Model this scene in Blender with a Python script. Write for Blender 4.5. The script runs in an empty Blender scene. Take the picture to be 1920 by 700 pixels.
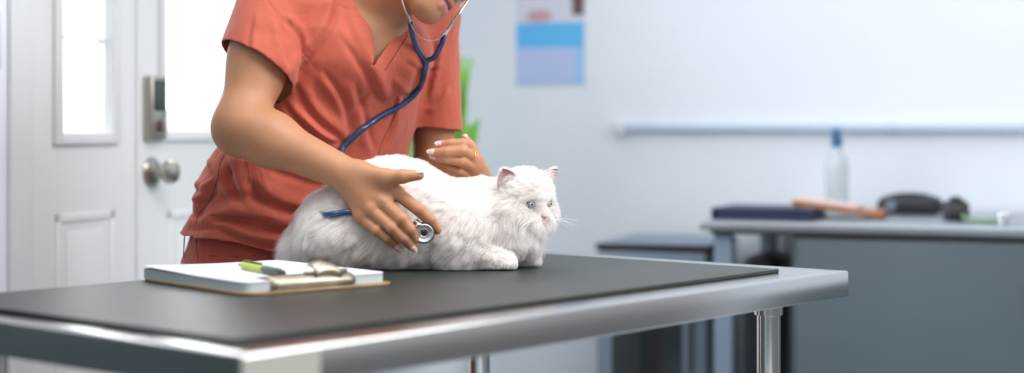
import bpy, bmesh, math, random
import numpy as np
from mathutils import Vector, Matrix
from mathutils.bvhtree import BVHTree
from mathutils.kdtree import KDTree
random.seed(7)
RNG = np.random.default_rng(7)
SC = bpy.context.scene
COL = SC.collection
FPX, CXP, HYP, CAMZ = 3000.0, 960.0, 240.0, 1.15     # focal length in px, principal column, horizon row, eye height


def P(px, py, Y):
    """A point of the room measured from the photograph: column, row, distance in front of the eye."""
    return np.array(((px - CXP) / FPX * Y, Y, CAMZ - (py - HYP) / FPX * Y))


def nrm(v):
    v = np.asarray(v, float)
    return v / (np.linalg.norm(v) + 1e-12)


# ------------------------------------------------------------------ objects
def link(name, me, mat=None, parent=None, smooth=True):
    o = bpy.data.objects.new(name, me)
    COL.objects.link(o)
    if mat is not None:
        me.materials.append(mat)
    if parent is not None:
        o.parent = parent
    if smooth and isinstance(me, bpy.types.Mesh) and len(me.polygons):
        me.polygons.foreach_set('use_smooth', [True] * len(me.polygons))
    return o


def mesh_np(name, V, F, mat=None, parent=None, smooth=True):
    me = bpy.data.meshes.new(name)
    V = np.asarray(V, np.float32)
    if isinstance(F, np.ndarray):
        n, k = F.shape
        me.vertices.add(len(V)); me.vertices.foreach_set('co', V.ravel())
        me.loops.add(n * k); me.loops.foreach_set('vertex_index', F.astype(np.int32).ravel())
        me.polygons.add(n); me.polygons.foreach_set('loop_start', np.arange(0, n * k, k, dtype=np.int32))
        me.update(calc_edges=True); me.validate()
    else:
        me.from_pydata([tuple(map(float, v)) for v in V], [], F); me.update()
    return link(name, me, mat, parent, smooth)


def tag(o, label=None, cat=None, group=None, kind=None):
    if label: o['label'] = label
    if cat: o['category'] = cat
    if group: o['group'] = group
    if kind: o['kind'] = kind
    return o


def empty(name, loc=(0, 0, 0), rz=0.0):
    o = bpy.data.objects.new(name, None); COL.objects.link(o)
    o.location = loc; o.rotation_euler = (0, 0, rz); o.empty_display_size = .05
    return o


def bm_obj(name, bm, mat=None, parent=None, smooth=False, angle=None):
    bmesh.ops.recalc_face_normals(bm, faces=bm.faces[:])
    me = bpy.data.meshes.new(name); bm.to_mesh(me); bm.free()
    o = link(name, me, mat, parent, smooth)
    if angle is not None:
        me.polygons.foreach_set('use_smooth', [True] * len(me.polygons))
        try:
            me.set_sharp_from_angle(angle=math.radians(angle))
        except Exception:
            pass
    return o


def bx(bm, x0, x1, y0, y1, z0, z1, bev=0.0, seg=2):
    r = bmesh.ops.create_cube(bm, size=1.0)
    vs = r['verts']
    for v in vs:
        v.co.x = x0 + (v.co.x + .5) * (x1 - x0)
        v.co.y = y0 + (v.co.y + .5) * (y1 - y0)
        v.co.z = z0 + (v.co.z + .5) * (z1 - z0)
    if bev > 0:
        es = list({e for v in vs for e in v.link_edges})
        bmesh.ops.bevel(bm, geom=es, offset=bev, segments=seg, profile=.5, affect='EDGES')
    return bm


def box_obj(name, x0, x1, y0, y1, z0, z1, mat, parent=None, bev=0.0):
    bm = bmesh.new(); bx(bm, x0, x1, y0, y1, z0, z1, bev)
    return bm_obj(name, bm, mat, parent, angle=35)


def lathe(name, prof, mat, parent=None, seg=48, axis='z', loc=(0, 0, 0), M=None, caps=True):
    """prof: list of (radius, height)"""
    V = []; F = []
    for r, h in prof:
        for k in range(seg):
            a = 2 * math.pi * k / seg
            V.append((r * math.cos(a), r * math.sin(a), h))
    for i in range(len(prof) - 1):
        for k in range(seg):
            k2 = (k + 1) % seg
            F.append((i * seg + k, i * seg + k2, (i + 1) * seg + k2, (i + 1) * seg + k))
    if caps and prof[0][0] > 1e-6: F.append(tuple(reversed(range(seg))))
    if caps and prof[-1][0] > 1e-6: F.append(tuple((len(prof) - 1) * seg + k for k in range(seg)))
    V = np.array(V)
    if axis == 'x': V = V[:, [2, 0, 1]]
    if axis == 'y': V = V[:, [1, 2, 0]]
    if M is not None: V = V @ np.array(M).T
    V = V + np.array(loc)
    me = bpy.data.meshes.new(name); me.from_pydata([tuple(v) for v in V], [], F); me.update()
    o = link(name, me, mat, parent)
    bm = bmesh.new(); bm.from_mesh(me); bmesh.ops.remove_doubles(bm, verts=bm.verts[:], dist=1e-6)
    bmesh.ops.recalc_face_normals(bm, faces=bm.faces[:]); bm.to_mesh(me); bm.free()
    try: me.set_sharp_from_angle(angle=math.radians(40))
    except Exception: pass
    return o


def catmull(pts, n=12):
    pts = [np.asarray(p, float) for p in pts]
    P_ = [2 * pts[0] - pts[1]] + pts + [2 * pts[-1] - pts[-2]]
    out = []
    for i in range(1, len(P_) - 2):
        p0, p1, p2, p3 = P_[i - 1:i + 3]
        for j in range(n):
            t = j / n
            out.append(.5 * ((2 * p1) + (-p0 + p2) * t + (2 * p0 - 5 * p1 + 4 * p2 - p3) * t * t + (-p0 + 3 * p1 - 3 * p2 + p3) * t ** 3))
    out.append(pts[-1])
    return np.array(out)


def tube_vf(path, rad, seg=16, flat=1.0):
    path = np.asarray(path, float); n = len(path)
    rad = np.broadcast_to(np.asarray(rad, float), (n,))
    T = np.gradient(path, axis=0); T /= np.linalg.norm(T, axis=1)[:, None] + 1e-12
    up = np.array((0, 0, 1.0)) if abs(T[0][2]) < .9 else np.array((1.0, 0, 0))
    N = nrm(np.cross(T[0], up)); V = []
    for i in range(n):
        N = nrm(N - T[i] * np.dot(N, T[i])); B = np.cross(T[i], N)
        for k in range(seg):
            a = 2 * math.pi * k / seg
            V.append(path[i] + rad[i] * (math.cos(a) * N + flat * math.sin(a) * B))
    F = []
    for i in range(n - 1):
        for k in range(seg):
            k2 = (k + 1) % seg
            F.append((i * seg + k, i * seg + k2, (i + 1) * seg + k2, (i + 1) * seg + k))
    F.append(tuple(reversed(range(seg)))); F.append(tuple((n - 1) * seg + k for k in range(seg)))
    return V, F


def tube(name, path, rad, mat, parent=None, seg=16, flat=1.0):
    V, F = tube_vf(path, rad, seg, flat)
    return mesh_np(name, np.array(V), F, mat, parent)


def rrect(hx, hy, r, seg=6):
    pts = []
    r = max(min(r, hx - 1e-5, hy - 1e-5), 1e-5)
    for cx, cy, a0 in ((hx - r, hy - r, 0), (-hx + r, hy - r, 90), (-hx + r, -hy + r, 180), (hx - r, -hy + r, 270)):
        for k in range(seg + 1):
            a = math.radians(a0 + 90 * k / seg)
            pts.append((cx + r * math.cos(a), cy + r * math.sin(a)))
    return pts


def rect_loft(name, hx, hy, r, prof, mat, parent=None, seg=6, cap0=True, cap1=True, angle=35, jitter=None):
    """prof: list of (inset, z); rings of a rounded rectangle joined into one skin"""
    V = []; F = []; n = 4 * (seg + 1)
    for ins, z in prof:
        for x, y in rrect(hx - ins, hy - ins, max(r - ins, .0006), seg):
            V.append((x, y, z))
    for i in range(len(prof) - 1):
        for k in range(n):
            k2 = (k + 1) % n
            F.append((i * n + k, i * n + k2, (i + 1) * n + k2, (i + 1) * n + k))
    if cap0: F.append(tuple(reversed(range(n))))
    if cap1: F.append(tuple((len(prof) - 1) * n + k for k in range(n)))
    bm = bmesh.new()
    bv = [bm.verts.new(v) for v in V]
    for f in F:
        try: bm.faces.new([bv[i] for i in f])
        except ValueError: pass
    return bm_obj(name, bm, mat, parent, angle=angle)


# ------------------------------------------------------------------ materials
def material(name, color, rough=.5, metal=0.0, spec=.5, noise=None, bump=None, coat=0.0, sheen=0.0, trans=0.0, sss=None, emit=None, stretch=(1, 1, 1), alpha=None):
    """noise=(scale, amount) varies the colour; bump=(scale, strength, distance)"""
    m = bpy.data.materials.new(name); m.use_nodes = True
    nt = m.node_tree; b = nt.nodes['Principled BSDF']
    c = tuple(color) + (1.0,)
    b.inputs['Base Color'].default_value = c
    b.inputs['Roughness'].default_value = rough
    b.inputs['Metallic'].default_value = metal
    b.inputs['Specular IOR Level'].default_value = spec
    b.inputs['Coat Weight'].default_value = coat
    b.inputs['Sheen Weight'].default_value = sheen
    b.inputs['Transmission Weight'].default_value = trans
    if alpha is not None: b.inputs['Alpha'].default_value = alpha
    if sss:
        b.inputs['Subsurface Weight'].default_value = sss[0]
        b.inputs['Subsurface Radius'].default_value = sss[1]
        b.inputs['Subsurface Scale'].default_value = sss[2]
    if emit:
        b.inputs['Emission Color'].default_value = tuple(emit[0]) + (1,)
        b.inputs['Emission Strength'].default_value = emit[1]
    tc = nt.nodes.new('ShaderNodeTexCoord'); mp = nt.nodes.new('ShaderNodeMapping')
    mp.inputs['Scale'].default_value = stretch
    nt.links.new(tc.outputs['Object'], mp.inputs['Vector'])
    if noise:
        n = nt.nodes.new('ShaderNodeTexNoise'); n.inputs['Scale'].default_value = noise[0]; n.inputs['Detail'].default_value = 5
        nt.links.new(mp.outputs[0], n.inputs['Vector'])
        r = nt.nodes.new('ShaderNodeMapRange'); r.inputs['To Min'].default_value = 1 - noise[1]; r.inputs['To Max'].default_value = 1 + noise[1]
        r.inputs['From Min'].default_value = .25; r.inputs['From Max'].default_value = .75
        nt.links.new(n.outputs['Fac'], r.inputs['Value'])
        mx = nt.nodes.new('ShaderNodeVectorMath'); mx.operation = 'SCALE'
        mx.inputs[0].default_value = color
        nt.links.new(r.outputs[0], mx.inputs['Scale']); nt.links.new(mx.outputs[0], b.inputs['Base Color'])
    if bump:
        n2 = nt.nodes.new('ShaderNodeTexNoise'); n2.inputs['Scale'].default_value = bump[0]; n2.inputs['Detail'].default_value = 6
        nt.links.new(mp.outputs[0], n2.inputs['Vector'])
        bp = nt.nodes.new('ShaderNodeBump'); bp.inputs['Strength'].default_value = bump[1]; bp.inputs['Distance'].default_value = bump[2]
        nt.links.new(n2.outputs['Fac'], bp.inputs['Height']); nt.links.new(bp.outputs[0], b.inputs['Normal'])
    return m


# ------------------------------------------------------------------ distance-field modelling
def sm(a, b, k):
    if k <= 0: return np.minimum(a, b)
    h = np.clip(.5 + .5 * (b - a) / k, 0, 1)
    return b + (a - b) * h - k * h * (1 - h)


class Ell:
    def __init__(s, c, r, k=.01, R=None, op='u'):
        s.c = np.asarray(c, float); s.r = np.asarray(r, float) * np.ones(3); s.k = k; s.R = np.eye(3) if R is None else np.asarray(R, float)
        s.op = op; s.bc = s.c; s.br = s.r.max()

    def d(s, p):
        q = (p - s.c) @ s.R.T
        k0 = np.sqrt(((q / s.r) ** 2).sum(1)) + 1e-9
        k1 = np.sqrt(((q / s.r ** 2) ** 2).sum(1)) + 1e-9
        return k0 * (k0 - 1) / k1


class Cone:
    def __init__(s, a, b, r1, r2, k=.01, op='u'):
        s.a = np.asarray(a, float); s.b = np.asarray(b, float); s.r1 = r1; s.r2 = r2; s.k = k; s.op = op
        s.bc = (s.a + s.b) / 2; s.br = np.linalg.norm(s.b - s.a) / 2 + max(r1, r2)

    def d(s, p):
        ba = s.b - s.a; L = np.dot(ba, ba) + 1e-12
        h = np.clip(((p - s.a) @ ba) / L, 0, 1)
        q = p - s.a - h[:, None] * ba
        return np.sqrt((q * q).sum(1)) - (s.r1 + (s.r2 - s.r1) * h)


class Stack:
    """elliptic sections up a bent axis: rows of (z, cx, cy, a, b, yaw) ; a along the side axis, b along the facing axis"""
    def __init__(s, rows, k=.02, power=2.3, op='u', off=0.0):
        s.rows = np.array(rows, float); s.k = k; s.pw = power; s.op = op; s.off = off
        s.bc = np.array((s.rows[:, 1].mean(), s.rows[:, 2].mean(), s.rows[:, 0].mean())); s.br = 3.0

    def d(s, p):
        r = s.rows; z = p[:, 2]
        cx, cy, a, b, yw = (np.interp(z, r[:, 0], r[:, i]) for i in range(1, 6))
        a = a + s.off; b = b + s.off
        sx, sy = np.cos(yw), np.sin(yw)
        dx, dy = p[:, 0] - cx, p[:, 1] - cy
        u = np.abs(dx * sx + dy * sy); v = np.abs(dx * sy - dy * sx)
        k0 = (((u / a) ** s.pw + (v / b) ** s.pw) ** (1 / s.pw)) + 1e-9
        m = np.sqrt(u * u + v * v) + 1e-6
        d2 = (k0 - 1) * m / k0
        d2 = np.where(k0 < .3, -np.minimum(a, b) * .7, d2)
        dz = np.maximum(r[0, 0] - s.off - z, z - r[-1, 0] - s.off)
        return np.maximum(d2 * .93, dz)


def field(prims):
    def f(p, c=None, rad=None):
        act = prims
        if c is not None:
            act = [q for q in prims if q.op == 'c' or np.linalg.norm(q.bc - c) - q.br < rad + .035 + 2 * q.k]
            if not any(q.op == 'u' for q in act):
                best = min(prims, key=lambda q: np.linalg.norm(q.bc - c) - q.br if q.op == 'u' else 1e9)
                act = [best]
        d = None
        for q in act:
            if q.op == 'u':
                e = q.d(p); d = e if d is None else sm(d, e, q.k)
            elif q.op in ('s', 'c') and d is not None:
                e = q.d(p); d = -sm(-d, e, q.k)
        return d
    return f


def polygonise(f, lo, hi, h, B=14, slack=1.5, proj=2):
    lo = np.asarray(lo, float); hi = np.asarray(hi, float)
    nb = np.ceil((hi - lo) / (h * B)).astype(int)
    n = nb * B + 1
    G = np.full(n, 1.0, np.float32)
    half = B * h / 2; rad = half * math.sqrt(3)
    ii = np.arange(B + 1) * h
    loc = np.stack(np.meshgrid(ii, ii, ii, indexing='ij'), -1).reshape(-1, 3)
    cents = np.stack(np.meshgrid(*[np.arange(k) for k in nb], indexing='ij'), -1).reshape(-1, 3)
    cp = lo + (cents + .5) * B * h
    dc = f(cp)
    for idx, c, d in zip(cents, cp, dc):
        i, j, k = idx * B
        if abs(d) > rad * slack + .012:
            G[i:i + B + 1, j:j + B + 1, k:k + B + 1] = 1.0 if d > 0 else -1.0
    for idx, c, d in zip(cents, cp, dc):
        i, j, k = idx * B
        if abs(d) <= rad * slack + .012:
            base = lo + idx * B * h
            G[i:i + B + 1, j:j + B + 1, k:k + B + 1] = f(base + loc, c, rad).reshape(B + 1, B + 1, B + 1)
    S = G < 0
    cnt = np.zeros(tuple(x - 1 for x in S.shape), np.int8)
    sl = [slice(None, -1), slice(1, None)]
    for a in (0, 1):
        for b in (0, 1):
            for c in (0, 1):
                cnt += S[sl[a], sl[b], sl[c]]
    act = (cnt > 0) & (cnt < 8)
    ci = np.argwhere(act)
    vid = np.full(act.shape, -1, np.int32); vid[act] = np.arange(len(ci))
    acc = np.zeros((len(ci), 3)); w = np.zeros(len(ci))
    cor = [(a, b, c) for a in (0, 1) for b in (0, 1) for c in (0, 1)]
    vals = {c: G[ci[:, 0] + c[0], ci[:, 1] + c[1], ci[:, 2] + c[2]] for c in cor}
    for a in cor:
        for ax in range(3):
            if a[ax] == 0:
                b = list(a); b[ax] = 1; b = tuple(b)
                va, vb = vals[a], vals[b]
                m = (va < 0) != (vb < 0)
                t = np.where(m, va / np.where(m, va - vb, 1), 0)
                q = np.array(a, float) + np.zeros((len(ci), 3)); q[:, ax] = t
                acc += q * m[:, None]; w += m
    V = lo + (ci + acc / w[:, None]) * h
    Fs = []
    for ax in range(3):
        s0 = [slice(1, -1)] * 3; s1 = [slice(1, -1)] * 3
        s0[ax] = slice(0, -1); s1[ax] = slice(1, None)
        A, Bm = S[tuple(s0)], S[tuple(s1)]
        e = np.argwhere(A != Bm)
        if not len(e): continue
        pos = A[tuple(e.T)]
        g = e + 1; g[:, ax] -= 1
        u, v = [(1, 2), (2, 0), (0, 1)][ax]
        def cell(du, dv):
            q = g.copy(); q[:, u] += du; q[:, v] += dv
            return vid[q[:, 0], q[:, 1], q[:, 2]]
        Q = np.stack([cell(-1, -1), cell(0, -1), cell(0, 0), cell(-1, 0)], 1)
        Q[~pos] = Q[~pos][:, ::-1]
        Fs.append(Q)
    F = np.concatenate(Fs)
    F = F[(F >= 0).all(1)]
    # pull the skin exactly onto the surface, in chunks of space
    if proj:
        key = np.floor((V - lo) / (h * B)).astype(int)
        kk = key[:, 0] * 1000000 + key[:, 1] * 1000 + key[:, 2]
        order = np.argsort(kk, kind='stable')
        ks = kk[order]; cuts = np.flatnonzero(np.diff(ks)) + 1
        for g in np.split(order, cuts):
            q = V[g]; c = q.mean(0); rr = np.linalg.norm(q - c, axis=1).max() + .01
            e = h * .35
            for _ in range(proj):
                d = f(q, c, rr)
                gr = np.stack([f(q + e * np.eye(3)[a], c, rr) - f(q - e * np.eye(3)[a], c, rr) for a in range(3)], 1) / (2 * e)
                g2 = (gr * gr).sum(1)
                st = -(d / np.maximum(g2, .25))[:, None] * gr
                ln = np.linalg.norm(st, axis=1); st *= np.minimum(1, h * .6 / np.maximum(ln, 1e-9))[:, None]
                q = q + st
            V[g] = q
    return V, F


def vnormals(V, F):
    a = V[F[:, 2]] - V[F[:, 0]]; b = V[F[:, 3]] - V[F[:, 1]]
    n = np.cross(a, b); N = np.zeros_like(V)
    for k in range(4): np.add.at(N, F[:, k], n)
    return N / (np.linalg.norm(N, axis=1)[:, None] + 1e-12)


def relax(V, F, w, it=1):
    for _ in range(it):
        S = np.zeros_like(V); C = np.zeros(len(V))
        for k in range(4):
            a, b = F[:, k], F[:, (k + 1) % 4]
            np.add.at(S, a, V[b]); np.add.at(C, a, 1)
        V = V * (1 - w) + w * S / np.maximum(C, 1)[:, None]
    return V


def vnoise(p, s, seed=0):
    """smooth value noise in [-1,1]"""
    q = p * s + seed * 17.31; i = np.floor(q).astype(np.int64); f = q - i; f = f * f * (3 - 2 * f)
    out = 0
    for a in (0, 1):
        for b in (0, 1):
            for c in (0, 1):
                hsh = ((i[:, 0] + a) * 73856093) ^ ((i[:, 1] + b) * 19349663) ^ ((i[:, 2] + c) * 83492791) ^ (seed * 7919)
                hsh = (hsh ^ (hsh >> 13)) * 1274126177 & 0x7fffffff
                v = ((hsh ^ (hsh >> 16)) & 0xffff) / 32767.5 - 1
                out = out + v * (f[:, 0] if a else 1 - f[:, 0]) * (f[:, 1] if b else 1 - f[:, 1]) * (f[:, 2] if c else 1 - f[:, 2])
    return out


def point_attr(o, name, vals):
    at = o.data.attributes.new(name, 'FLOAT', 'POINT'); at.data.foreach_set('value', np.asarray(vals, np.float32))
# ================================================================== materials
M = {}
M['wall'] = material('painted_wall', (.84, .885, .94), .75, noise=(3, .02), bump=(60, .08, .002))
M['door_paint'] = material('door_paint', (.72, .745, .745), .45, bump=(25, .04, .002))
M['trim_paint'] = material('trim_paint', (.72, .75, .755), .45)
M['floor'] = material('floor_vinyl', (.42, .45, .48), .3, noise=(4, .08))
M['ceil'] = material('ceiling_paint', (.8, .8, .8), .9)
M['nickel'] = material('satin_nickel', (.46, .44, .39), .32, metal=1.0)
M['dark_metal'] = material('dark_metal', (.10, .11, .10), .4, metal=.8)
M['steel'] = material('brushed_steel', (.54, .535, .525), .19, metal=1.0, noise=(1.5, .05), bump=(140, .05, .0006), stretch=(1, 14, 14))
M['steel_beige'] = material('satin_beige_steel', (.80, .74, .63), .45, metal=1.0, noise=(5, .05))
M['chrome'] = material('chrome_tube', (.74, .75, .74), .13, metal=1.0)
M['rubber'] = material('rubber_mat', (.018, .022, .017), .45, spec=.35, noise=(30, .18), bump=(420, .25, .0008))
M['counter_steel'] = material('counter_steel', (.36, .39, .41), .35, metal=.85, noise=(3, .06))
M['cabinet'] = material('grey_cabinet', (.085, .115, .125), .3, noise=(2, .1))
M['black'] = material('black_plastic', (.012, .016, .02), .4, noise=(20, .2))
M['navy'] = material('navy_cover', (.02, .03, .075), .45, noise=(25, .12))
M['white_plastic'] = material('white_plastic', (.72, .75, .80), .35)
M['bluegrey'] = material('bluegrey_enamel', (.16, .21, .27), .35)
M['darkglass'] = material('dark_glass', (.02, .028, .03), .12)
M['wood'] = material('wood_board', (.33, .13, .05), .5, noise=(6, .2), stretch=(1, 12, 1))
M['hardboard'] = material('hardboard', (.30, .17, .06), .55, noise=(60, .2))
M['paper'] = material('white_paper', (.74, .76, .80), .7, noise=(8, .02))
M['paper_edge'] = material('paper_edge', (.50, .55, .55), .8, noise=(500, .15), stretch=(.02, .02, 3))
M['bottle'] = material('clear_plastic_bottle', (.80, .86, .88), .2, trans=.55)
M['blue_plastic'] = material('blue_plastic', (.06, .20, .42), .35)
M['leaf'] = material('leaf_green', (.24, .56, .09), .45, noise=(9, .25))
M['pot'] = material('terracotta_pot', (.5, .5, .48), .6)
M['soil'] = material('potting_soil', (.05, .035, .02), .95, noise=(60, .4), bump=(80, .6, .01))
M['green_cable'] = material('green_cable', (.14, .24, .12), .5)
M['pen_yellow'] = material('yellow_green_ink_body', (.50, .60, .06), .4)
M['pen_dark'] = material('dark_green_grip', (.05, .09, .035), .4)
M['glass'] = material('window_glass', (1, 1, 1), .02, trans=1.0)
M['lamp'] = material('ceiling_lamp_diffuser', (1, 1, 1), .5, emit=((1, .98, .95), 3.0))
for k, c in dict(poster_white=(.72, .72, .82), poster_cyan=(.12, .52, .93), poster_blue=(.32, .60, .95), poster_lav=(.50, .60, .90),
                 poster_pink=(.62, .36, .40), poster_brown=(.16, .08, .08)).items():
    M[k] = material(k + '_print', c, .5)

# ================================================================== room frame
TH = math.atan2(-.34, .94)
U = nrm((.94, -.34, 0)); W_ = nrm((.34, .94, 0)); CN = np.array((-.262, 5.348, 0.0))


def RW(x, y, z):
    return CN + U * x + W_ * y + np.array((0, 0, z))


def room_box(name, x0, x1, y0, y1, z0, z1, mat, parent=None, bev=0.0, kind='structure'):
    o = box_obj(name, x0, x1, y0, y1, z0, z1, mat, parent, bev)
    if parent is None:
        o.location = CN; o.rotation_euler = (0, 0, TH)
        if kind: o['kind'] = kind
    return o


XR, YF, ZC = 4.6, -7.0, 2.6
room_box('floor', -.12, XR, YF, .12, -.1, 0, M['floor'])
room_box('wall_back', 0, XR, 0, .12, 0, ZC, M['wall'])
room_box('baseboard_back', .012, XR, -.014, 0, 0, .10, M['trim_paint'], bev=.003)
# left wall built round the doorway and the sidelight (opening y -2.17 .. -.83, z 0 .. 2.1)
bm = bmesh.new()
bx(bm, -.12, 0, YF, -2.17, 0, ZC); bx(bm, -.12, 0, -.83, .12, 0, ZC); bx(bm, -.12, 0, -2.17, -.83, 2.12, ZC)
wl = bm_obj('wall_left', bm, M['wall']); wl.location = CN; wl.rotation_euler = (0, 0, TH); wl['kind'] = 'structure'
room_box('baseboard_left', 0, .014, -.76, 0, 0, .10, M['trim_paint'], bev=.003)
bm = bmesh.new()
bx(bm, 0, .012, -2.24, -2.165, 0, 2.19, .003); bx(bm, 0, .012, -.835, -.76, 0, 2.19, .003); bx(bm, 0, .012, -2.165, -.835, 2.115, 2.19, .003)
tr = bm_obj('trim_1', bm, M['trim_paint'], angle=35); tr.location = CN; tr.rotation_euler = (0, 0, TH); tr['kind'] = 'structure'


def framed_panel(name, y0, y1, gy0, gy1, gz0, gz1, panels, z1=2.10):
    """a door leaf in the plane x=-.05..-.01 with a glazed opening and raised lower panels"""
    bm = bmesh.new(); X0, X1 = -.058, -.014
    bx(bm, X0, X1, y0, gy0, 0.012, z1); bx(bm, X0, X1, gy1, y1, 0.012, z1)
    bx(bm, X0, X1, gy0, gy1, 0.012, gz0); bx(bm, X0, X1, gy0, gy1, gz1, z1)
    o = bm_obj(name, bm, M['door_paint'], angle=35); o.location = CN; o.rotation_euler = (0, 0, TH); o['kind'] = 'structure'
    bm = bmesh.new(); t = .022
    for a in ((gy0 - t, gy0 + .004, gz0 - t, gz1 + t), (gy1 - .004, gy1 + t, gz0 - t, gz1 + t), (gy0, gy1, gz0 - t, gz0 + .004), (gy0, gy1, gz1 - .004, gz1 + t)):
        bx(bm, X1 - .006, X1 + .012, a[0], a[1], a[2], a[3], .004)
    bm_obj('glazing_frame', bm, M['door_paint'], o, angle=35)
    box_obj('window_pane', -.040, -.034, gy0 + .0005, gy1 - .0005, gz0 + .0005, gz1 - .0005, M['glass'], o)
    bm = bmesh.new()
    ny = max(1, round((gy1 - gy0) / .26))
    for k in range(1, ny):
        yy = gy0 + (gy1 - gy0) * k / ny; bx(bm, -.046, -.041, yy - .003, yy + .003, gz0, gz1)
    for k in range(1, 4):
        zz = gz0 + (gz1 - gz0) * k / 4.0; bx(bm, -.046, -.041, gy0, gy1, zz - .003, zz + .003)
    bm_obj('muntin', bm, M['white_plastic'], o)
    for (a, b, c, d) in panels:
        bm = bmesh.new()
        for q in ((a, a + .02, c, d), (b - .02, b, c, d), (a, b, c, c + .02), (a, b, d - .02, d)):
            bx(bm, X1 - .004, X1 + .004, q[0], q[1], q[2], q[3], .003)
        bx(bm, X1 - .004, X1 + .003, a + .04, b - .04, c + .04, d - .04, .003)
        bm_obj('raised_panel', bm, M['door_paint'], o, angle=35)
    return o


sl = framed_panel('window_1', -2.163, -1.757, -2.048, -1.849, 1.136, 1.98, [(-2.06, -1.84, .30, .965)])
dr = framed_panel('door_1', -1.745, -.842, -1.638, -.950, 1.140, 1.98, [(-1.62, -1.33, .30, .95), (-1.26, -.96, .30, .95)])
room_box('trim_2', -.075, -.006, -1.757, -1.745, 0, 2.11, M['trim_paint'])
# knob and keypad deadbolt turned towards +x
kb = [(.034, 0), (.035, .004), (.031, .009), (.013, .012), (.012, .030), (.020, .036), (.0275, .046), (.028, .056), (.023, .066), (.012, .070), (0, .071)]
kn = lathe('door_knob', [(r, h) for r, h in kb], M['nickel'], dr, axis='x', loc=(-.014, -1.690, 1.046))
bm = bmesh.new(); bx(bm, -.014, .012, -1.724, -1.658, 1.122, 1.272, .006, 3)
lk = bm_obj('deadbolt_lock', bm, M['nickel'], dr, angle=35)
bm = bmesh.new(); bx(bm, .012, .030, -1.695, -1.687, 1.14, 1.17, .003)
bm_obj('thumb_turn', bm, M['nickel'], lk, angle=35)
bm = bmesh.new(); bx(bm, .0115, .014, -1.715, -1.667, 1.19, 1.262, .001)
bm_obj('battery_cover', bm, M['dark_metal'], lk, angle=35)

# light switch
sw = box_obj('light_switch', 0, .006, -2.335, -2.262, 1.27, 1.385, M['white_plastic'], None, .002)
sw.location = CN; sw.rotation_euler = (0, 0, TH)
tag(sw, 'white light switch plate on the wall left of the narrow sidelight window', 'light switch')
box_obj('switch_rocker', .006, .009, -2.312, -2.285, 1.295, 1.36, M['white_plastic'], sw, .001)

# ceiling lamps are out of the picture but light the room
# ================================================================== wall rail, poster
rl = box_obj('wall_rail', .66, 3.4, -.028, -.004, 1.139, 1.163, material('rail_grey', (.55, .63, .74), .4), None, .004)
rl.location = CN; rl.rotation_euler = (0, 0, TH)
tag(rl, 'thin pale blue-grey rail running level along the back wall above the counter', 'rail')
bm = bmesh.new(); bx(bm, .635, .672, -.036, 0, 1.128, 1.172, .006, 3)
bm_obj('end_cap', bm, M['white_plastic'], rl, angle=35)
for k in (1.5, 2.4, 3.2):
    box_obj('bracket', k - .015, k + .015, -.004, 0, 1.13, 1.17, M['white_plastic'], rl)

po = box_obj('wall_poster', .295, .528, -.004, -.0005, 1.288, 1.64, M['poster_white']); po.location = CN; po.rotation_euler = (0, 0, TH)
tag(po, 'poster with a bright cyan band across it on the pale back wall', 'poster')
box_obj('cyan_band', .296, .527, -.005, -.004, 1.412, 1.492, M['poster_cyan'], po)
box_obj('text_block', .296, .500, -.005, -.004, 1.292, 1.412, M['poster_lav'], po)
box_obj('side_band', .500, .527, -.005, -.004, 1.292, 1.412, M['poster_blue'], po)
bm = bmesh.new()
bmesh.ops.create_icosphere(bm, subdivisions=3, radius=1.0)
for v in bm.verts: v.co = Vector((.375 + v.co.x * .045, -.005 + v.co.y * .0009, 1.515 + v.co.z * .020))
bm_obj('picture_print', bm, M['poster_pink'], po, smooth=True)
bm = bmesh.new(); bx(bm, .487, .5265, -.005, -.004, 1.515, 1.60, .0004)
bm_obj('picture_print', bm, M['poster_brown'], po)

# ================================================================== counter
ct = empty('steel_counter', tuple(RW(1.10, -.755, 0)), TH)
tag(ct, 'long grey counter with a dark edged steel top along the back wall', 'counter')


def cbox(name, x0, x1, y0, y1, z0, z1, mat, parent=ct, bev=.002):
    return box_obj(name, x0 - 1.10, x1 - 1.10, y0 + .755, y1 + .755, z0, z1, mat, parent, bev)


cbox('countertop', 1.085, 3.45, -.765, -.03, .878, .90, M['counter_steel'], bev=.004)
cbox('apron', 1.11, 3.43, -.750, -.05, .868, .878, M['dark_metal'])
cbox('cabinet_body', 1.33, 3.43, -.735, -.045, .06, .868, M['cabinet'])
cbox('toe_kick', 1.40, 3.40, -.69, -.05, 0, .06, M['black'])
for k in range(3):
    x0 = 1.345 + k * .69
    d = cbox('cabinet_door', x0, x0 + .665, -.752, -.735, .08, .860, M['cabinet'], bev=.003)
    bm = bmesh.new(); bx(bm, x0 + .60 - 1.10, x0 + .612 - 1.10, -.022, .003, .62, .78, .003)
    bm_obj('door_handle', bm, M['dark_metal'], d, angle=35)
for yy in (-.735, -.10):
    cbox('leg', 1.118, 1.165, yy, yy + .045, 0, .868, M['bluegrey'])

# fridge like cabinet left of the counter
fr = empty('small_cabinet', tuple(RW(.87, -.45, 0)), TH)
tag(fr, 'low blue-grey cabinet with a dark glossy front left of the counter', 'cabinet')
fb = box_obj('body', -.165, .165, .012, .40, .02, .815, M['bluegrey'], fr, .006)
box_obj('cabinet_top', -.17, .17, .0, .405, .795, .812, M['black'], fr, .003)
d = box_obj('cabinet_door', -.162, .162, -.012, .012, .05, .79, M['bluegrey'], fr, .004)
box_obj('glass_panel', -.115, .095, -.0145, -.012, .09, .76, M['darkglass'], d, .001)
box_obj('door_handle', .115, .128, -.035, -.012, .45, .65, M['dark_metal'], d, .003)
for sx in (-.14, .12):
    for sy in (.03, .36): box_obj('foot', sx, sx + .02, sy, sy + .02, 0, .02, M['black'], fr)

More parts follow.
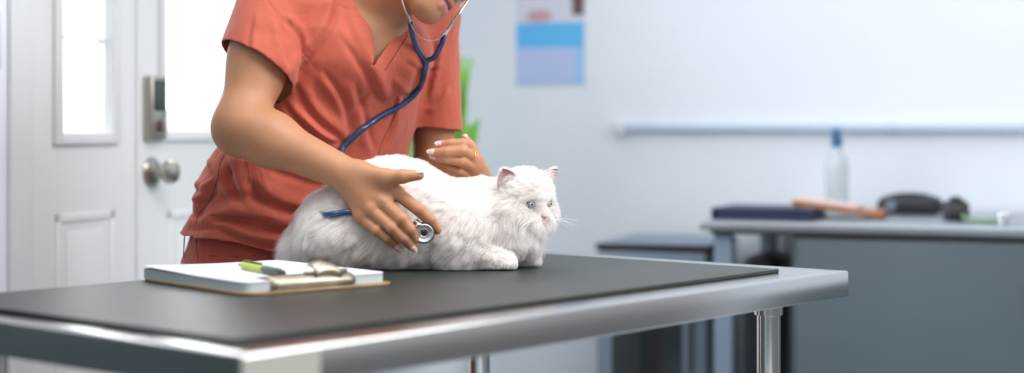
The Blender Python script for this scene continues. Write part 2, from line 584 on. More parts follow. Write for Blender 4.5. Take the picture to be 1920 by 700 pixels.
# bin and box under the overhanging end of the counter
bn = empty('waste_bin', tuple(RW(1.19, -.36, 0)), TH)
tag(bn, 'narrow black bin standing under the left end of the counter', 'bin')
rect_loft('bin_body', .046, .13, .02, [(.010, 0), (.005, .004), (0, .70), (0, .74)], M['black'], bn)
rect_loft('bin_lid', .049, .133, .022, [(0, .74), (0, .765), (.008, .785)], M['black'], bn)

# unseen dark cabinet by the left wall, added to darken the steel's reflection
dk = empty('added_dark_cabinet', tuple(RW(.155, -3.75, 0)), TH)
tag(dk, 'tall dark grey cabinet added out of view to darken the table reflection', 'cabinet')
box_obj('cabinet_body', -.145, .125, -.95, .95, .04, 1.95, M['cabinet'], dk, .004)
for k in range(4):
    d = box_obj('cabinet_door', .125, .142, -.945 + k * .475, -.945 + k * .475 + .468, .07, 1.93, M['cabinet'], dk, .003)
    box_obj('door_handle', .142, .16, -.945 + k * .475 + .42, -.945 + k * .475 + .432, .9, 1.1, M['dark_metal'], d, .003)
box_obj('plinth', -.145, .11, -.93, .93, 0, .04, M['black'], dk)

# things on the counter
bd = empty('binder', tuple(RW(1.215, -.50, .9003)), TH - .03)
tag(bd, 'dark navy binder lying flat on the left end of the counter', 'binder')
box_obj('cover', -.12, .15, -.13, .13, 0, .003, M['navy'], bd, .001)
box_obj('cover', -.12, .15, -.13, .13, .027, .030, M['navy'], bd, .001)
box_obj('spine', -.125, -.119, -.13, .13, 0, .030, M['navy'], bd, .001)
box_obj('pages', -.118, .142, -.122, .122, .0035, .0265, M['navy'], bd, .001)
wd = empty('wooden_board', tuple(RW(1.405, -.42, .9250)), TH + .05); wd.rotation_euler[1] = .13
tag(wd, 'orange-brown wooden board leaning on the navy binder on the counter', 'board')
rect_loft('board_panel', .125, .085, .012, [(.002, -.006), (0, -.004), (0, .005), (.002, .007)], M['wood'], wd)
box_obj('edge_strip', .105, .124, -.08, .08, .007, .011, M['wood'], wd, .001)
pp = empty('paper_sheets', tuple(RW(1.375, -.42, .9365)), TH + .03); pp.rotation_euler[1] = .13
o = box_obj('sheet_stack', -.085, .085, -.07, .07, 0, .008, material('pinkish_paper', (.62, .48, .45), .7), pp, .001)
tag(pp, 'pale pinkish papers lying on the wooden board on the counter', 'paper')

sb = empty('spray_bottle', tuple(RW(1.36, -.17, .9003)), TH)
tag(sb, 'clear plastic bottle with a blue pump head on the counter by the wall', 'bottle')
lathe('bottle_body', [(.030, 0), (.034, .006), (.034, .13), (.030, .155), (.014, .185), (.012, .195)], M['bottle'], sb)
lathe('pump_collar', [(.016, .194), (.017, .198), (.017, .215), (.012, .219)], M['blue_plastic'], sb)
bm = bmesh.new(); bx(bm, -.012, .012, -.034, .018, .219, .250, .006, 3); bx(bm, -.006, .006, -.042, -.034, .228, .238, .002)
bm_obj('pump_head', bm, M['blue_plastic'], sb, angle=35)

pc = P(1707, 400, 4.66); pc[2] = .9003
pz = empty('black_pouch', tuple(pc), TH)
tag(pz, 'black zip pouch with a pale window lying on the counter by the wall', 'pouch')
rect_loft('pouch_body', .095, .05, .03, [(.02, 0), (.004, .008), (0, .022), (.006, .040), (.02, .050), (.045, .053)], M['black'], pz)
lathe('pale_window', [(.016, 0), (.016, .003), (.012, .004)], M['bluegrey'], pz, axis='y', loc=(-.05, -.0535, .026))
tube('carry_strap', catmull([(-.06, .01, .050), (-.02, -.01, .056), (.03, .0, .055), (.07, .01, .046)], 8), .005, M['black'], pz)
cc = P(1792, 412, 4.33); cc[2] = .9003
cl = empty('hair_clipper', tuple(cc), TH + .5)
tag(cl, 'short dark clipper with a green cord beside the black pouch', 'clipper')
rect_loft('clipper_body', .034, .022, .014, [(.006, 0), (0, .008), (0, .040), (.008, .052), (.016, .055)], M['black'], cl)
rect_loft('clipper_head', .012, .018, .006, [(.002, .055), (0, .060), (.004, .064)], M['dark_metal'], cl)
a = P(1812, 418, 4.25); b = P(1868, 420, 4.17)
inv = Matrix.Translation(Vector(cc)) @ Matrix.Rotation(TH + .5, 4, 'Z')
inv = inv.inverted()
pts = [inv @ Vector((p[0], p[1], z)) for p, z in ((P(1806, 410, 4.30), .915), (a, .907), (P(1840, 418, 4.19), .9055), (b, .906))]
tube('cord', catmull([np.array(q) for q in pts], 8), .0055, M['green_cable'], cl)
kc = P(1881, 418, 4.16)
kd = lathe('steel_cup', [(.010, 0), (.012, .001), (.017, .010), (.018, .024), (.016, .026), (.014, .024), (.010, .006), (0, .004)], M['chrome'], None, loc=(0, 0, 0))
kd.location = (kc[0], kc[1], .9003)
tag(kd, 'tiny shiny steel cup at the right end of the green cord', 'cup')

# plant in the corner behind the person
pl = empty('potted_plant', tuple(RW(.248, -.64, 0)), 0)
tag(pl, 'tall green leafy plant in a white pot on a stand behind the woman', 'plant')
lathe('pot', [(.095, .30), (.105, .31), (.140, .60), (.145, .62), (.136, .62), (.130, .585)], M['white_plastic'], pl)
lathe('soil', [(.130, .585), (0, .60)], M['soil'], pl)
lathe('stand', [(.11, .285), (.115, .288), (.115, .299), (.10, .30)], M['trim_paint'], pl)
for k in range(3):
    a_ = k * 2.094 + .4
    tube('stand_leg', [(.09 * math.cos(a_), .09 * math.sin(a_), .286), (.12 * math.cos(a_), .12 * math.sin(a_), .0)], .012, M['trim_paint'], pl)
r2 = np.random.default_rng(3)
for i in range(64):
    az = i * 2.4; lean = .04 + .09 * r2.random(); hgt = .30 + .58 * r2.random(); wd_ = .036 + .016 * r2.random()
    d = np.array((math.cos(az), math.sin(az), 0)); s = np.array((-math.sin(az), math.cos(az), 0)); V = []; F = []
    n = 12
    for k in range(n + 1):
        t = k / n
        c = d * (.03 + lean * t ** 1.5) + np.array((0, 0, .585 + hgt * t * (1 - .08 * t)))
        w = wd_ * (math.sin(math.pi * min(1, .12 + .88 * t)) ** .6 + .12) * (1 if t < .98 else .1)
        for q, dep in ((-1, .012), (0, 0), (1, .012)):
            V.append(c + s * w * q + d * dep * abs(q))
        if k:
            a0 = (k - 1) * 3; F += [(a0, a0 + 1, a0 + 4, a0 + 3), (a0 + 1, a0 + 2, a0 + 5, a0 + 4)]
    o = mesh_np('leaf', np.array(V), F, M['leaf'], pl)
    md = o.modifiers.new('thickness', 'SOLIDIFY'); md.thickness = .0015

# ================================================================== examination table
TN = np.array((-.2957, 1.756)); TA = np.array((.647, .7625)); TB = np.array((-.7625, .647))
TL, TW, TZ = 1.369, .78, .90
TANG = math.atan2(TA[1], TA[0])


def TP(a, b, z=TZ):
    q = TN + TA * a + TB * b
    return np.array((q[0], q[1], z))


tb = empty('examination_table', tuple(TP(TL / 2, TW / 2, 0)), TANG)
tag(tb, 'stainless steel examination table with round tube legs under the cat', 'table')
tt = rect_loft('table_top', TL / 2, TW / 2, .004, [(.02, TZ - .044), (.02, TZ - .045), (.0018, TZ - .045), (0, TZ - .043), (0, TZ - .004), (.0012, TZ - .0012), (.004, TZ), (.02, TZ)], M['steel'], tb, cap0=False)
rect_loft('under_panel', TL / 2 - .021, TW / 2 - .021, .002, [(0, TZ - .036), (0, TZ - .030)], M['dark_metal'], tb)
# thin paler beige strip added over the side face at the near corner
box_obj('corner_strip', -TL / 2 - .0004, -TL / 2 + .115, -TW / 2 - .0007, -TW / 2 + .0002, TZ - .0443, TZ - .0035, M['steel_beige'], tb)
for ix, (ax, ay) in enumerate(((.12, .09), (TL - .12, .09), (.12, TW - .09), (TL - .172, TW - .068))):
    x, y = ax - TL / 2, ay - TW / 2
    lg = lathe('leg', [(.0205, .03), (.0205, TZ - .046)], M['chrome'], tb, loc=(x, y, 0))
    lathe('ferrule', [(.0206, TZ - .074), (.0245, TZ - .073), (.0245, TZ - .046)], M['chrome'], lg, loc=(x, y, 0))
    lathe('foot', [(.018, 0), (.024, .004), (.024, .02), (.0206, .03)], M['black'], lg, loc=(x, y, 0))
tube('cross_rail', [(-TL / 2 + .12, -TW / 2 + .09, .25), (-TL / 2 + .12, TW / 2 - .09, .25)], .014, M['chrome'], tb)
tube('cross_rail', [(TL / 2 - .12, -TW / 2 + .09, .25), (TL / 2 - .172, TW / 2 - .068, .25)], .014, M['chrome'], tb)
mx0, mx1, my0, my1 = .050, 1.259, .073, .748
c = TP((mx0 + mx1) / 2, (my0 + my1) / 2, TZ)
mt = rect_loft('rubber_mat', (mx1 - mx0) / 2, (my1 - my0) / 2, .006, [(.001, 0.0003), (0, .001), (0, .005), (.001, .0062), (.004, .0064)], M['rubber'])
mt.location = tuple(c); mt.rotation_euler = (0, 0, TANG)
tag(mt, 'dark grey-green rubber mat covering the steel table top', 'mat')
MZ = TZ + .0064

# ================================================================== clipboard, pad, pen
CA = math.atan2(.168, .199)
cb0 = np.array((-.383, 2.322)); e1 = np.array((math.cos(CA), math.sin(CA))); e2 = np.array((-e1[1], e1[0]))
cen = cb0 + e1 * .125 + e2 * .155
cb = empty('clipboard', (cen[0], cen[1], MZ + .0003), CA)
tag(cb, 'brown hardboard clipboard with metal clip lying on the rubber mat', 'clipboard')
rect_loft('board', .136, .168, .034, [(.0006, 0), (0, .0008), (0, .0026), (.0006, .0032)], M['hardboard'], cb)
M['clip_metal'] = material('clip_metal', (.40, .35, .28), .42, metal=1.0, noise=(25, .25))
ck = empty('clip', (0, -.010, 0)); ck.parent = cb
bm = bmesh.new(); bx(bm, -.088, .066, -.156, -.118, .0034, .0048, .0005); bm_obj('clip_base', bm, M['clip_metal'], ck, angle=35)
# jaw: arched sheet
V = []; F = []; n = 14
prof = [(-.150, .006), (-.152, .014), (-.146, .021), (-.136, .0235), (-.124, .0235), (-.112, .0225), (-.100, .0208)]
for i in range(n + 1):
    u = i / n * 2 - 1; x = u * .074 - .011
    for (yy, zz) in prof: V.append((x, yy + .006 * u * u, zz - .0022 * u * u * (1 if zz > .01 else 0)))
m_ = len(prof)
for i in range(n):
    for j in range(m_ - 1): F.append((i * m_ + j, i * m_ + j + 1, (i + 1) * m_ + j + 1, (i + 1) * m_ + j))
o = mesh_np('clip_jaw', np.array(V), F, M['clip_metal'], ck); md = o.modifiers.new('t', 'SOLIDIFY'); md.thickness = .001
V = []; F = []
prof = [(-.146, .020), (-.150, .030), (-.146, .036), (-.134, .040), (-.120, .041)]
for i in range(9):
    u = i / 8 * 2 - 1; x = .012 + u * .024
    for (yy, zz) in prof: V.append((x * (1 - .12 * (zz > .035)), yy, zz - .006 * u * u))
for i in range(8):
    for j in range(len(prof) - 1): F.append((i * 5 + j, i * 5 + j + 1, (i + 1) * 5 + j + 1, (i + 1) * 5 + j))
o = mesh_np('clip_lever', np.array(V), F, M['clip_metal'], ck); md = o.modifiers.new('t', 'SOLIDIFY'); md.thickness = .0012
tube('spring', [(-.025, -.140, .026), (.05, -.140, .026)], .0035, M['nickel'], ck)
pad = empty('paper_pad', (cen[0] - .004 * e1[0] + .006 * e2[0], cen[1] - .004 * e1[1] + .006 * e2[1], MZ + .0037), CA + .012)
tag(pad, 'thick stack of white paper held on the clipboard', 'paper')
rect_loft('sheets', .128, .158, .016, [(0, 0), (.0004, .004), (0, .008), (.0005, .012), (0, .0150)], M['paper_edge'], pad)
# top sheet, its far corners curling up a little
V = []; F = []; nx, ny = 16, 20
for i in range(nx + 1):
    for j in range(ny + 1):
        x = (i / nx * 2 - 1) * .1285; y = (j / ny * 2 - 1) * .1585
        lift = .006 * max(0, (-x / .1285) * .5 + (y / .1585) * .5) ** 3 + .0012 * math.sin(y * 40) * (j > 8) * .3
        qx, qy = max(0, abs(x) - .1125), max(0, abs(y) - .1425); qd = math.hypot(qx, qy); kf = min(1, .016 / qd) if qd > 0 else 1; x = math.copysign(min(abs(x), .1125) + qx * kf, x); y = math.copysign(min(abs(y), .1425) + qy * kf, y)
        V.append((x, y, .0152 + max(0, lift)))
for i in range(nx):
    for j in range(ny): F.append((i * (ny + 1) + j, (i + 1) * (ny + 1) + j, (i + 1) * (ny + 1) + j + 1, i * (ny + 1) + j + 1))
o = mesh_np('top_sheet', np.array(V), F, M['paper'], pad); md = o.modifiers.new('t', 'SOLIDIFY'); md.thickness = .0003
pen = empty('pen', (0, 0, 0))
tag(pen, 'yellow-green and dark green pen lying on the white paper', 'pen')
PZ = MZ + .0037 + .0160
pa = P(453, 497, 3000 * (CAMZ - PZ - .006) / 257.5); pb = P(535, 513, 3000 * (CAMZ - PZ - .006) / 273)
pa[2] = pb[2] = PZ + .0062
L = np.linalg.norm(pb - pa); pd = (pb - pa) / L
rot = np.stack([nrm(np.cross(pd, (0, 0, 1))), np.array((0, 0, 1.0)), pd], 1)


def pen_part(name, prof, m, par):
    return lathe(name, prof, m, par, seg=20, M=rot, loc=tuple(pa))


pen_part('barrel', [(.0, 0), (.0040, .0), (.0052, .004), (.0056, .012), (.0058, L * .52)], M['pen_yellow'], pen)
pen_part('cap', [(.0058, L * .52), (.0062, L * .53), (.0062, L * .86), (.0045, L * .96), (.0015, L)], M['pen_dark'], pen)
pen_part('button', [(.0, -.008), (.0026, -.0075), (.0028, 0)], M['pen_dark'], pen)
sd = nrm(np.cross(pd, (0, 0, 1)))
tube('pocket_clip', [pa + pd * .008 + np.array((0, 0, .0066)), pa + pd * .03 + np.array((0, 0, .0072)), pa + pd * (L * .48) + np.array((0, 0, .0068))], .0014, M['pen_dark'], pen, flat=1.6)
# ================================================================== cat
M['fur'] = bpy.data.materials.new('white_fur'); M['fur'].use_nodes = True
nt = M['fur'].node_tree; nt.nodes.clear()
out = nt.nodes.new('ShaderNodeOutputMaterial'); df = nt.nodes.new('ShaderNodeBsdfDiffuse'); tl = nt.nodes.new('ShaderNodeBsdfTranslucent')
gl = nt.nodes.new('ShaderNodeBsdfGlossy'); gl.inputs['Roughness'].default_value = .45; gl.inputs['Color'].default_value = (.9, .9, .9, 1)
df.inputs['Color'].default_value = (.97, .945, .925, 1); tl.inputs['Color'].default_value = (.98, .95, .925, 1)
m1 = nt.nodes.new('ShaderNodeMixShader'); m1.inputs[0].default_value = .46
m2 = nt.nodes.new('ShaderNodeMixShader'); m2.inputs[0].default_value = .05
nt.links.new(df.outputs[0], m1.inputs[1]); nt.links.new(tl.outputs[0], m1.inputs[2])
nt.links.new(m1.outputs[0], m2.inputs[1]); nt.links.new(gl.outputs[0], m2.inputs[2]); nt.links.new(m2.outputs[0], out.inputs['Surface'])
M['cat_skin'] = material('pale_undercoat', (.86, .81, .78), .9, noise=(60, .04), bump=(300, .4, .002))
M['ear_pink'] = material('pink_inner_ear', (.52, .33, .32), .6, noise=(40, .12))
M['nose_pink'] = material('pink_nose', (.75, .42, .40), .5)
M['eye_rim'] = material('pinkish_eye_rim', (.16, .10, .10), .5)
M['whisker'] = material('whisker_white', (.9, .9, .9), .4)

CH = P(977, 377, 2.80)                      # centre of the head
cf = nrm((.69, -.715, -.10)); cl_ = nrm(np.cross((0, 0, 1), cf)); cl_ = -cl_ if cl_[0] < 0 else cl_
cu = np.cross(cl_, cf); cu = cu if cu[2] > 0 else -cu
CR = np.stack([cl_, cf, cu])                # rows: left, forward, up


HS = 1.13


def HL(x, y, z): return CH + (cl_ * x + cf * y + cu * z) * HS


def Q(px, py, Y, r, k=.03, R=None, op='u'): return Ell(P(px, py, Y), r, k, R, op)


cat_pr = [
    Q(740, 405, 2.815, (.115, .080, .090), .03),
    Q(735, 385, 2.82, (.085, .072, .073), .04),
    Q(640, 432, 2.79, (.064, .070, .064), .04),
    Q(628, 415, 2.83, (.038, .065, .046), .03),
    Q(770, 460, 2.81, (.165, .085, .043), .03),
    Q(850, 418, 2.815, (.068, .075, .070), .03),
    Q(862, 440, 2.765, (.058, .045, .060), .03),
    Q(912, 392, 2.81, (.050, .056, .052), .035),
    Q(948, 430, 2.80, (.047, .050, .050), .03),
    Q(975, 440, 2.785, (.030, .034, .036), .03),
    Cone(P(870, 478, 2.752), P(925, 488, 2.742), .024, .019, .02),
    Cone(P(925, 488, 2.742), P(952, 492, 2.738), .019, .0165, .015),
    Cone(P(930, 465, 2.80), P(975, 480, 2.80), .024, .017, .02),
    Cone(P(975, 480, 2.80), P(1001, 488, 2.798), .016, .0135, .015),
    # tail laid down from the rump, round to the front
    Cone(P(612, 405, 2.85), P(598, 440, 2.85), .030, .030, .025),
    Cone(P(598, 440, 2.85), P(578, 470, 2.83), .030, .027, .02),
    Cone(P(578, 470, 2.83), P(600, 484, 2.775), .026, .020, .02),
    # head
    Ell(CH, (0.0531, 0.0497, 0.0486), .02, CR),
    Ell(HL(0, .006, .012), (0.0463, 0.0407, 0.0407), .015, CR),
    Ell(HL(.028, .010, -.020), (0.0294, 0.0294, 0.0271), .016, CR),
    Ell(HL(-.028, .010, -.020), (0.0294, 0.0294, 0.0271), .016, CR),
    Ell(HL(.0095, .041, -.024), (0.0136, 0.0124, 0.0113), .010, CR),
    Ell(HL(-.0095, .041, -.024), (0.0136, 0.0124, 0.0113), .010, CR),
    Ell(HL(0, .036, -.036), (0.0136, 0.0136, 0.0102), .010, CR),
    Cone(HL(0, .040, .006), HL(0, .048, -.016), .009, .006, .012),
    Ell(HL(.0195, .0455, .001), (0.0099, 0.0090, 0.0070), .004, CR, 's'),
    Ell(HL(-.0195, .0455, .001), (0.0099, 0.0090, 0.0070), .004, CR, 's'),
]
cat_f = field(cat_pr)


def cat_ff(p, c=None, rad=None):
    d = cat_f(p, c, rad)
    return np.maximum(d, MZ + .0012 - p[:, 2])        # lies flat on the mat


lo = P(500, 520, 2.8) - np.array((0, .22, 0)); hi = P(1080, 270, 2.8) + np.array((0, .22, 0)); lo[2] = MZ - .01
V, F = polygonise(cat_ff, lo, hi, .0035)
catV, catF, catN = V, F, vnormals(V, F)
cat = mesh_np('cat', V, F, M['cat_skin'])
tag(cat, 'long-haired white cat crouching on the rubber mat, head turned right', 'cat')
cat_bvh = BVHTree.FromPolygons([tuple(v) for v in V], [tuple(f) for f in F])

# ears
ear_geo = []
for sgn, tip, bs in ((1, (.076, -.002, .047), (.035, .004, .024)), (-1, (-.049, .004, .052), (-.033, .006, .024))):
    B0, T0 = HL(*bs), HL(*tip)
    ax = T0 - B0; Lx = np.linalg.norm(ax); ax = ax / Lx
    face = nrm(cf + cl_ * (.55 * sgn)); face = nrm(face - ax * np.dot(face, ax)); sd = np.cross(ax, face)
    V = []; F = []; nu, nv = 12, 12
    for j in range(nv + 1):
        v = j / nv
        for i in range(nu + 1):
            u = i / nu * 2 - 1
            w = .0215 * (1 - v ** 2.6) ** .8 * (1 - .1 * v) + .0015
            V.append(B0 - ax * .010 + ax * v * (Lx + .010) + sd * u * w - face * (.013 * (1 - u * u) * (1 - .75 * v)) + face * .004)
    for j in range(nv):
        for i in range(nu):
            a = j * (nu + 1) + i; F.append((a, a + 1, a + nu + 2, a + nu + 1))
    V = np.array(V)
    o = mesh_np('ear', V, F, M['ear_pink'], cat); md = o.modifiers.new('t', 'SOLIDIFY'); md.thickness = .0016; md.offset = 0
    ear_geo.append((V, face, ax, nu, nv, sd))

# eyes
for sgn in (1, -1):
    ec = HL(.0190 * sgn, .0385, .001); fw = nrm(cf + cl_ * (.22 * sgn) + cu * .02)
    V = []; F = []; ns, nr = 32, 20; r = .0078
    sx = nrm(np.cross(fw, cu)); sz = np.cross(sx, fw)
    for j in range(nr + 1):
        th = math.pi * j / nr
        for i in range(ns):
            a = 2 * math.pi * i / ns
            V.append(ec + r * (fw * math.cos(th) + math.sin(th) * (sx * math.cos(a) + sz * math.sin(a))))
    for j in range(nr):
        for i in range(ns):
            i2 = (i + 1) % ns; F.append((j * ns + i, (j + 1) * ns + i, (j + 1) * ns + i2, j * ns + i2))
    m = material('blue_green_eye', (.45, .75, .78), .06, coat=.6)
    if sgn == 1: M['cat_eye'] = m
    nt = m.node_tree; at = nt.nodes.new('ShaderNodeAttribute'); at.attribute_name = 'eye_r'
    cr = nt.nodes.new('ShaderNodeValToRGB'); cr.color_ramp.interpolation = 'LINEAR'
    e = cr.color_ramp.elements; e[0].position = .0; e[0].color = (.01, .012, .015, 1)
    e[1].position = 1; e[1].color = (.75, .70, .68, 1)
    for ps, cc_ in ((.24, (.01, .012, .015, 1)), (.29, (.30, .55, .50, 1)), (.72, (.45, .68, .70, 1)), (.84, (.04, .06, .07, 1)), (.95, (.3, .25, .24, 1))):
        k = e.new(ps); k.color = cc_
    nt.links.new(at.outputs['Fac'], cr.inputs[0]); nt.links.new(cr.outputs[0], nt.nodes['Principled BSDF'].inputs['Base Color'])
    o = mesh_np('eye', np.array(V), F, m, cat)
    va = (np.array(V) - ec) / r; xx = va @ sx; zz = va @ sz; fwd = va @ fw
    rr = np.sqrt((xx * 1.35) ** 2 * 1.0 + (zz * .85) ** 2); point_attr(o, 'eye_r', np.where(fwd > 0, np.clip(rr * .95, 0, 1), 1))
    rim = []
    for i in range(33):
        a = 2 * math.pi * i / 32
        cx_ = math.cos(a) * .0078; cz_ = math.sin(a) * (.0044 if math.sin(a) > 0 else .0040)
        base = ec + sx * cx_ + sz * (cz_ - sgn * cx_ * .22)
        rim.append(base + fw * math.sqrt(max(1e-6, (.0082) ** 2 - cx_ ** 2 - cz_ ** 2)))
    tube('eye_rim', rim, .0007, M['eye_rim'], cat, seg=8)
# nose, mouth line, whiskers
bm = bmesh.new(); bmesh.ops.create_icosphere(bm, subdivisions=3, radius=1)
for v in bm.verts:
    x, y, z = v.co; wz = 1.0 if z > 0 else max(.25, 1 + z * .75)
    v.co = Vector(HL(x * .0062 * wz, .0530 + y * .0045, -.0165 + z * .0045))
bm_obj('nose', bm, M['nose_pink'], cat, smooth=True)
tube('mouth_line', catmull([HL(.0115, .0490, -.0335), HL(.005, .0525, -.0315), HL(0, .0528, -.0270), HL(-.005, .0525, -.0315), HL(-.0115, .0490, -.0335)], 8), .0007, M['nose_pink'], cat, seg=6)
for sgn in (1, -1):
    for i in range(6):
        b = HL(sgn * (.013 + .002 * (i % 3)), .047, -.022 - .003 * (i // 2)); dd = nrm(cl_ * sgn * 1.0 + cf * .35 + cu * (-.30 + .09 * i)) * (.045 + .006 * (i % 3))
        tube('whisker', catmull([b, b + dd * .5 + cu * .003, b + dd - cu * .004], 6), [.00022] * 12 + [.00006], M['whisker'], cat, seg=5)


# ------------------------------------------------------------------ fur
def make_fur(avoid=None, N=170000, seed=5):
    rg = np.random.default_rng(seed)
    V, F, NN = catV, catF, catN
    tri = np.concatenate([F[:, [0, 1, 2]], F[:, [0, 2, 3]]])
    A, B, C_ = V[tri[:, 0]], V[tri[:, 1]], V[tri[:, 2]]
    ar = np.linalg.norm(np.cross(B - A, C_ - A), axis=1)
    cen = (A + B + C_) / 3
    hd = np.linalg.norm((cen - CH) @ CR.T / np.array((1, 1, 1)), axis=1)
    wgt = ar * np.where(hd < .062, 2.6, 1.0)
    wgt *= (cen[:, 2] > MZ + .003)
    idx = rg.choice(len(tri), N, p=wgt / wgt.sum())
    u = rg.random(N); v = rg.random(N); f_ = u + v > 1; u[f_] = 1 - u[f_]; v[f_] = 1 - v[f_]
    w = 1 - u - v
    p = A[idx] * w[:, None] + B[idx] * u[:, None] + C_[idx] * v[:, None]
    n = NN[tri[idx, 0]] * w[:, None] + NN[tri[idx, 1]] * u[:, None] + NN[tri[idx, 2]] * v[:, None]
    # drop roots inside the eye openings and on the nose
    keep = np.ones(N, bool)
    for s in (1, -1): 
        q_ = (p - HL(.0195 * s, .043, .001)) @ CR.T
        keep &= ((q_[:, 0] / .0100) ** 2 + (q_[:, 1] / .012) ** 2 + (q_[:, 2] / .0062) ** 2) > 1
    keep &= np.linalg.norm((p - HL(0, .053, -.0165)) / .0088, axis=1) > 1
    p, n = p[keep], n[keep]; N = len(p)
    # short fur of the ears is added below
    ql = (p - CH) @ CR.T; dh = np.linalg.norm(ql, axis=1)
    nose = np.array((0, .050, -.018))
    dn = np.linalg.norm(ql - nose, axis=1)
    head = np.clip((.066 - dh) / .016, 0, 1)
    comb = np.zeros((N, 3)) + np.array((-.75, -.05, -.55))
    comb += np.stack([vnoise(p, 22, i) for i in range(3)], 1) * .55 + np.stack([vnoise(p, 60, 5 + i) for i in range(3)], 1) * .45
    chest = np.clip((p[:, 0] - P(905, 0, 2.8)[0]) / .05, 0, 1) * (1 - head)
    comb = comb * (1 - chest[:, None] * .7) + chest[:, None] * .7 * np.array((.15, -.1, -1.0))
    tail = np.clip((P(615, 0, 2.83)[0] - p[:, 0]) / .05, 0, 1)
    comb = comb * (1 - tail[:, None] * .75) + tail[:, None] * .75 * np.array((-.45, -.30, -.95))
    hc = (ql - nose); hc[:, 2] *= .8; hc = hc @ CR + np.array((-.01, 0, -.012))
    comb = comb * (1 - head[:, None]) + hc / (np.linalg.norm(hc, axis=1)[:, None] + 1e-9) * head[:, None]
    tg = comb - n * (comb * n).sum(1)[:, None]; tg /= np.linalg.norm(tg, axis=1)[:, None] + 1e-6
    Lb = .030 + .006 * vnoise(p, 30, 11) + tail * .012
    paw = np.clip((MZ + .040 - p[:, 2]) / .02, 0, 1) * np.clip((p[:, 0] - P(880, 0, 2.75)[0]) / .03, 0, 1)
    Lb = Lb * (1 - paw) + .008 * paw
    low = np.clip((MZ + .03 - p[:, 2]) / .03, 0, 1); Lb *= 1 - .35 * low
    top = np.clip(n[:, 2], 0, 1); Lb = Lb * (1 - .45 * top * (1 - tail))
    Lh = .0045 + .30 * np.clip(dn - .022, 0, .075)
    Lh = np.where(ql[:, 2] > .01, np.minimum(Lh, .0095), Lh) + .004 * np.clip(vnoise(p, 80, 21), 0, 1)
    L = Lb * (1 - head) + Lh * head
    L *= .75 + .5 * rg.random(N)
    K = 7; t = np.linspace(0, 1, K)
    lift = (.50 * (1 - head) + .38 * head)
    rnd = rg.normal(0, .26, (N, 3))
    d0 = n * (lift + .25)[:, None] + tg * .8 + rnd; d0 /= np.linalg.norm(d0, axis=1)[:, None]
    d1 = n * .12 + tg * 1.0 + np.array((0, 0, -.30)) * (1 - head)[:, None] + rnd * 1.3; d1 /= np.linalg.norm(d1, axis=1)[:, None]
    pts = np.zeros((N, K, 3)); pts[:, 0] = p - n * .001
    wv = rg.random(N) * 6.28
    for k in range(1, K):
        tt_ = (t[k] + t[k - 1]) / 2
        d = d0 * (1 - tt_) + d1 * tt_; d /= np.linalg.norm(d, axis=1)[:, None]
        pts[:, k] = pts[:, k - 1] + d * (L / (K - 1))[:, None]
    # clumps
    for (M_, amt) in ((N // 170, .42), (N // 26, .30)):
        g = rg.choice(N, M_, replace=False)
        kd_ = KDTree(M_)
        for i, j in enumerate(g): kd_.insert(Vector(p[j]), i)
        kd_.balance()
        near = np.array([kd_.find(Vector(q))[1] for q in p]); gi = g[near]
        for k in range(1, K):
            a = amt * t[k] ** 1.4 * (1 - .45 * head)[:, None]
            off = pts[gi, k] - pts[gi, 0] + pts[gi, 0]
            pts[:, k] = pts[:, k] * (1 - a) + off * a
    # keep above the mat, and never inside the body
    zt = MZ + .0012
    onmat = pts[:, :, 1] < 9
    pts[:, :, 2] = np.where(onmat & (pts[:, :, 2] < zt), zt + .0005, pts[:, :, 2])
    rad = np.zeros((N, K)) + .00017 * (1 - t ** 2 * .75)
    rad *= (1 - .3 * head)[:, None]
    # ears: short outer fur and pale tufts inside
    ep = []
    for (EV, face, ax, nu, nv, sd) in ear_geo:
        n_e = 2600
        u = rg.random(n_e); v = rg.random(n_e) ** .8 * .97
        i = np.minimum((u * nu).astype(int), nu - 1); j = np.minimum((v * nv).astype(int), nv - 1)
        G = EV.reshape(nv + 1, nu + 1, 3)
        fu, fv = u * nu - i, v * nv - j
        b = (G[j, i] * ((1 - fu) * (1 - fv))[:, None] + G[j, i + 1] * (fu * (1 - fv))[:, None] + G[j + 1, i] * ((1 - fu) * fv)[:, None] + G[j + 1, i + 1] * (fu * fv)[:, None])
        edge = np.abs(u * 2 - 1)
        inside = (rg.random(n_e) < .30) & (v < .6)
        rim_ = edge > .86
        ln = np.where(inside, .016, np.where(rim_, .0052, .0045)) * (.7 + .6 * rg.random(n_e))
        dr_ = -face * .25 + ax * 1.0 + rg.normal(0, .15, (n_e, 3))
        dri = face * .55 + ax * .35 + sd * (-.9 * np.sign(u - .5))[:, None] * .7 + rg.normal(0, .12, (n_e, 3))
        dr_ = np.where(inside[:, None], dri, dr_)
        dr_ = dr_ + (sd * (np.sign(u - .5) * rim_ * .5)[:, None])
        dr_ /= np.linalg.norm(dr_, axis=1)[:, None]
        st = b - face * np.where(inside, -.001, .001)[:, None]
        ep.append(st[:, None] + dr_[:, None] * (ln[:, None] * t)[:, :, None])
    ep = np.concatenate(ep)
    pts = np.concatenate([pts, ep]); rad = np.concatenate([rad, np.zeros((len(ep), K)) + .00015 * (1 - t * .6)])
    if avoid is not None:
        flat = pts[:, 1:].reshape(-1, 3)
        bad = avoid(flat).reshape(len(pts), -1).any(1)
        pts, rad = pts[~bad], rad[~bad]
    hc_ = bpy.data.hair_curves.new('fur'); hc_.add_curves([K] * len(pts))
    hc_.attributes['position'].data.foreach_set('vector', pts.astype(np.float32).ravel())
    ra = hc_.attributes.get('radius') or hc_.attributes.new('radius', 'FLOAT', 'POINT')
    ra.data.foreach_set('value', rad.astype(np.float32).ravel())
    hc_.materials.append(M['fur'])
    o = bpy.data.objects.new('fur', hc_); COL.objects.link(o); o.parent = cat
    return o
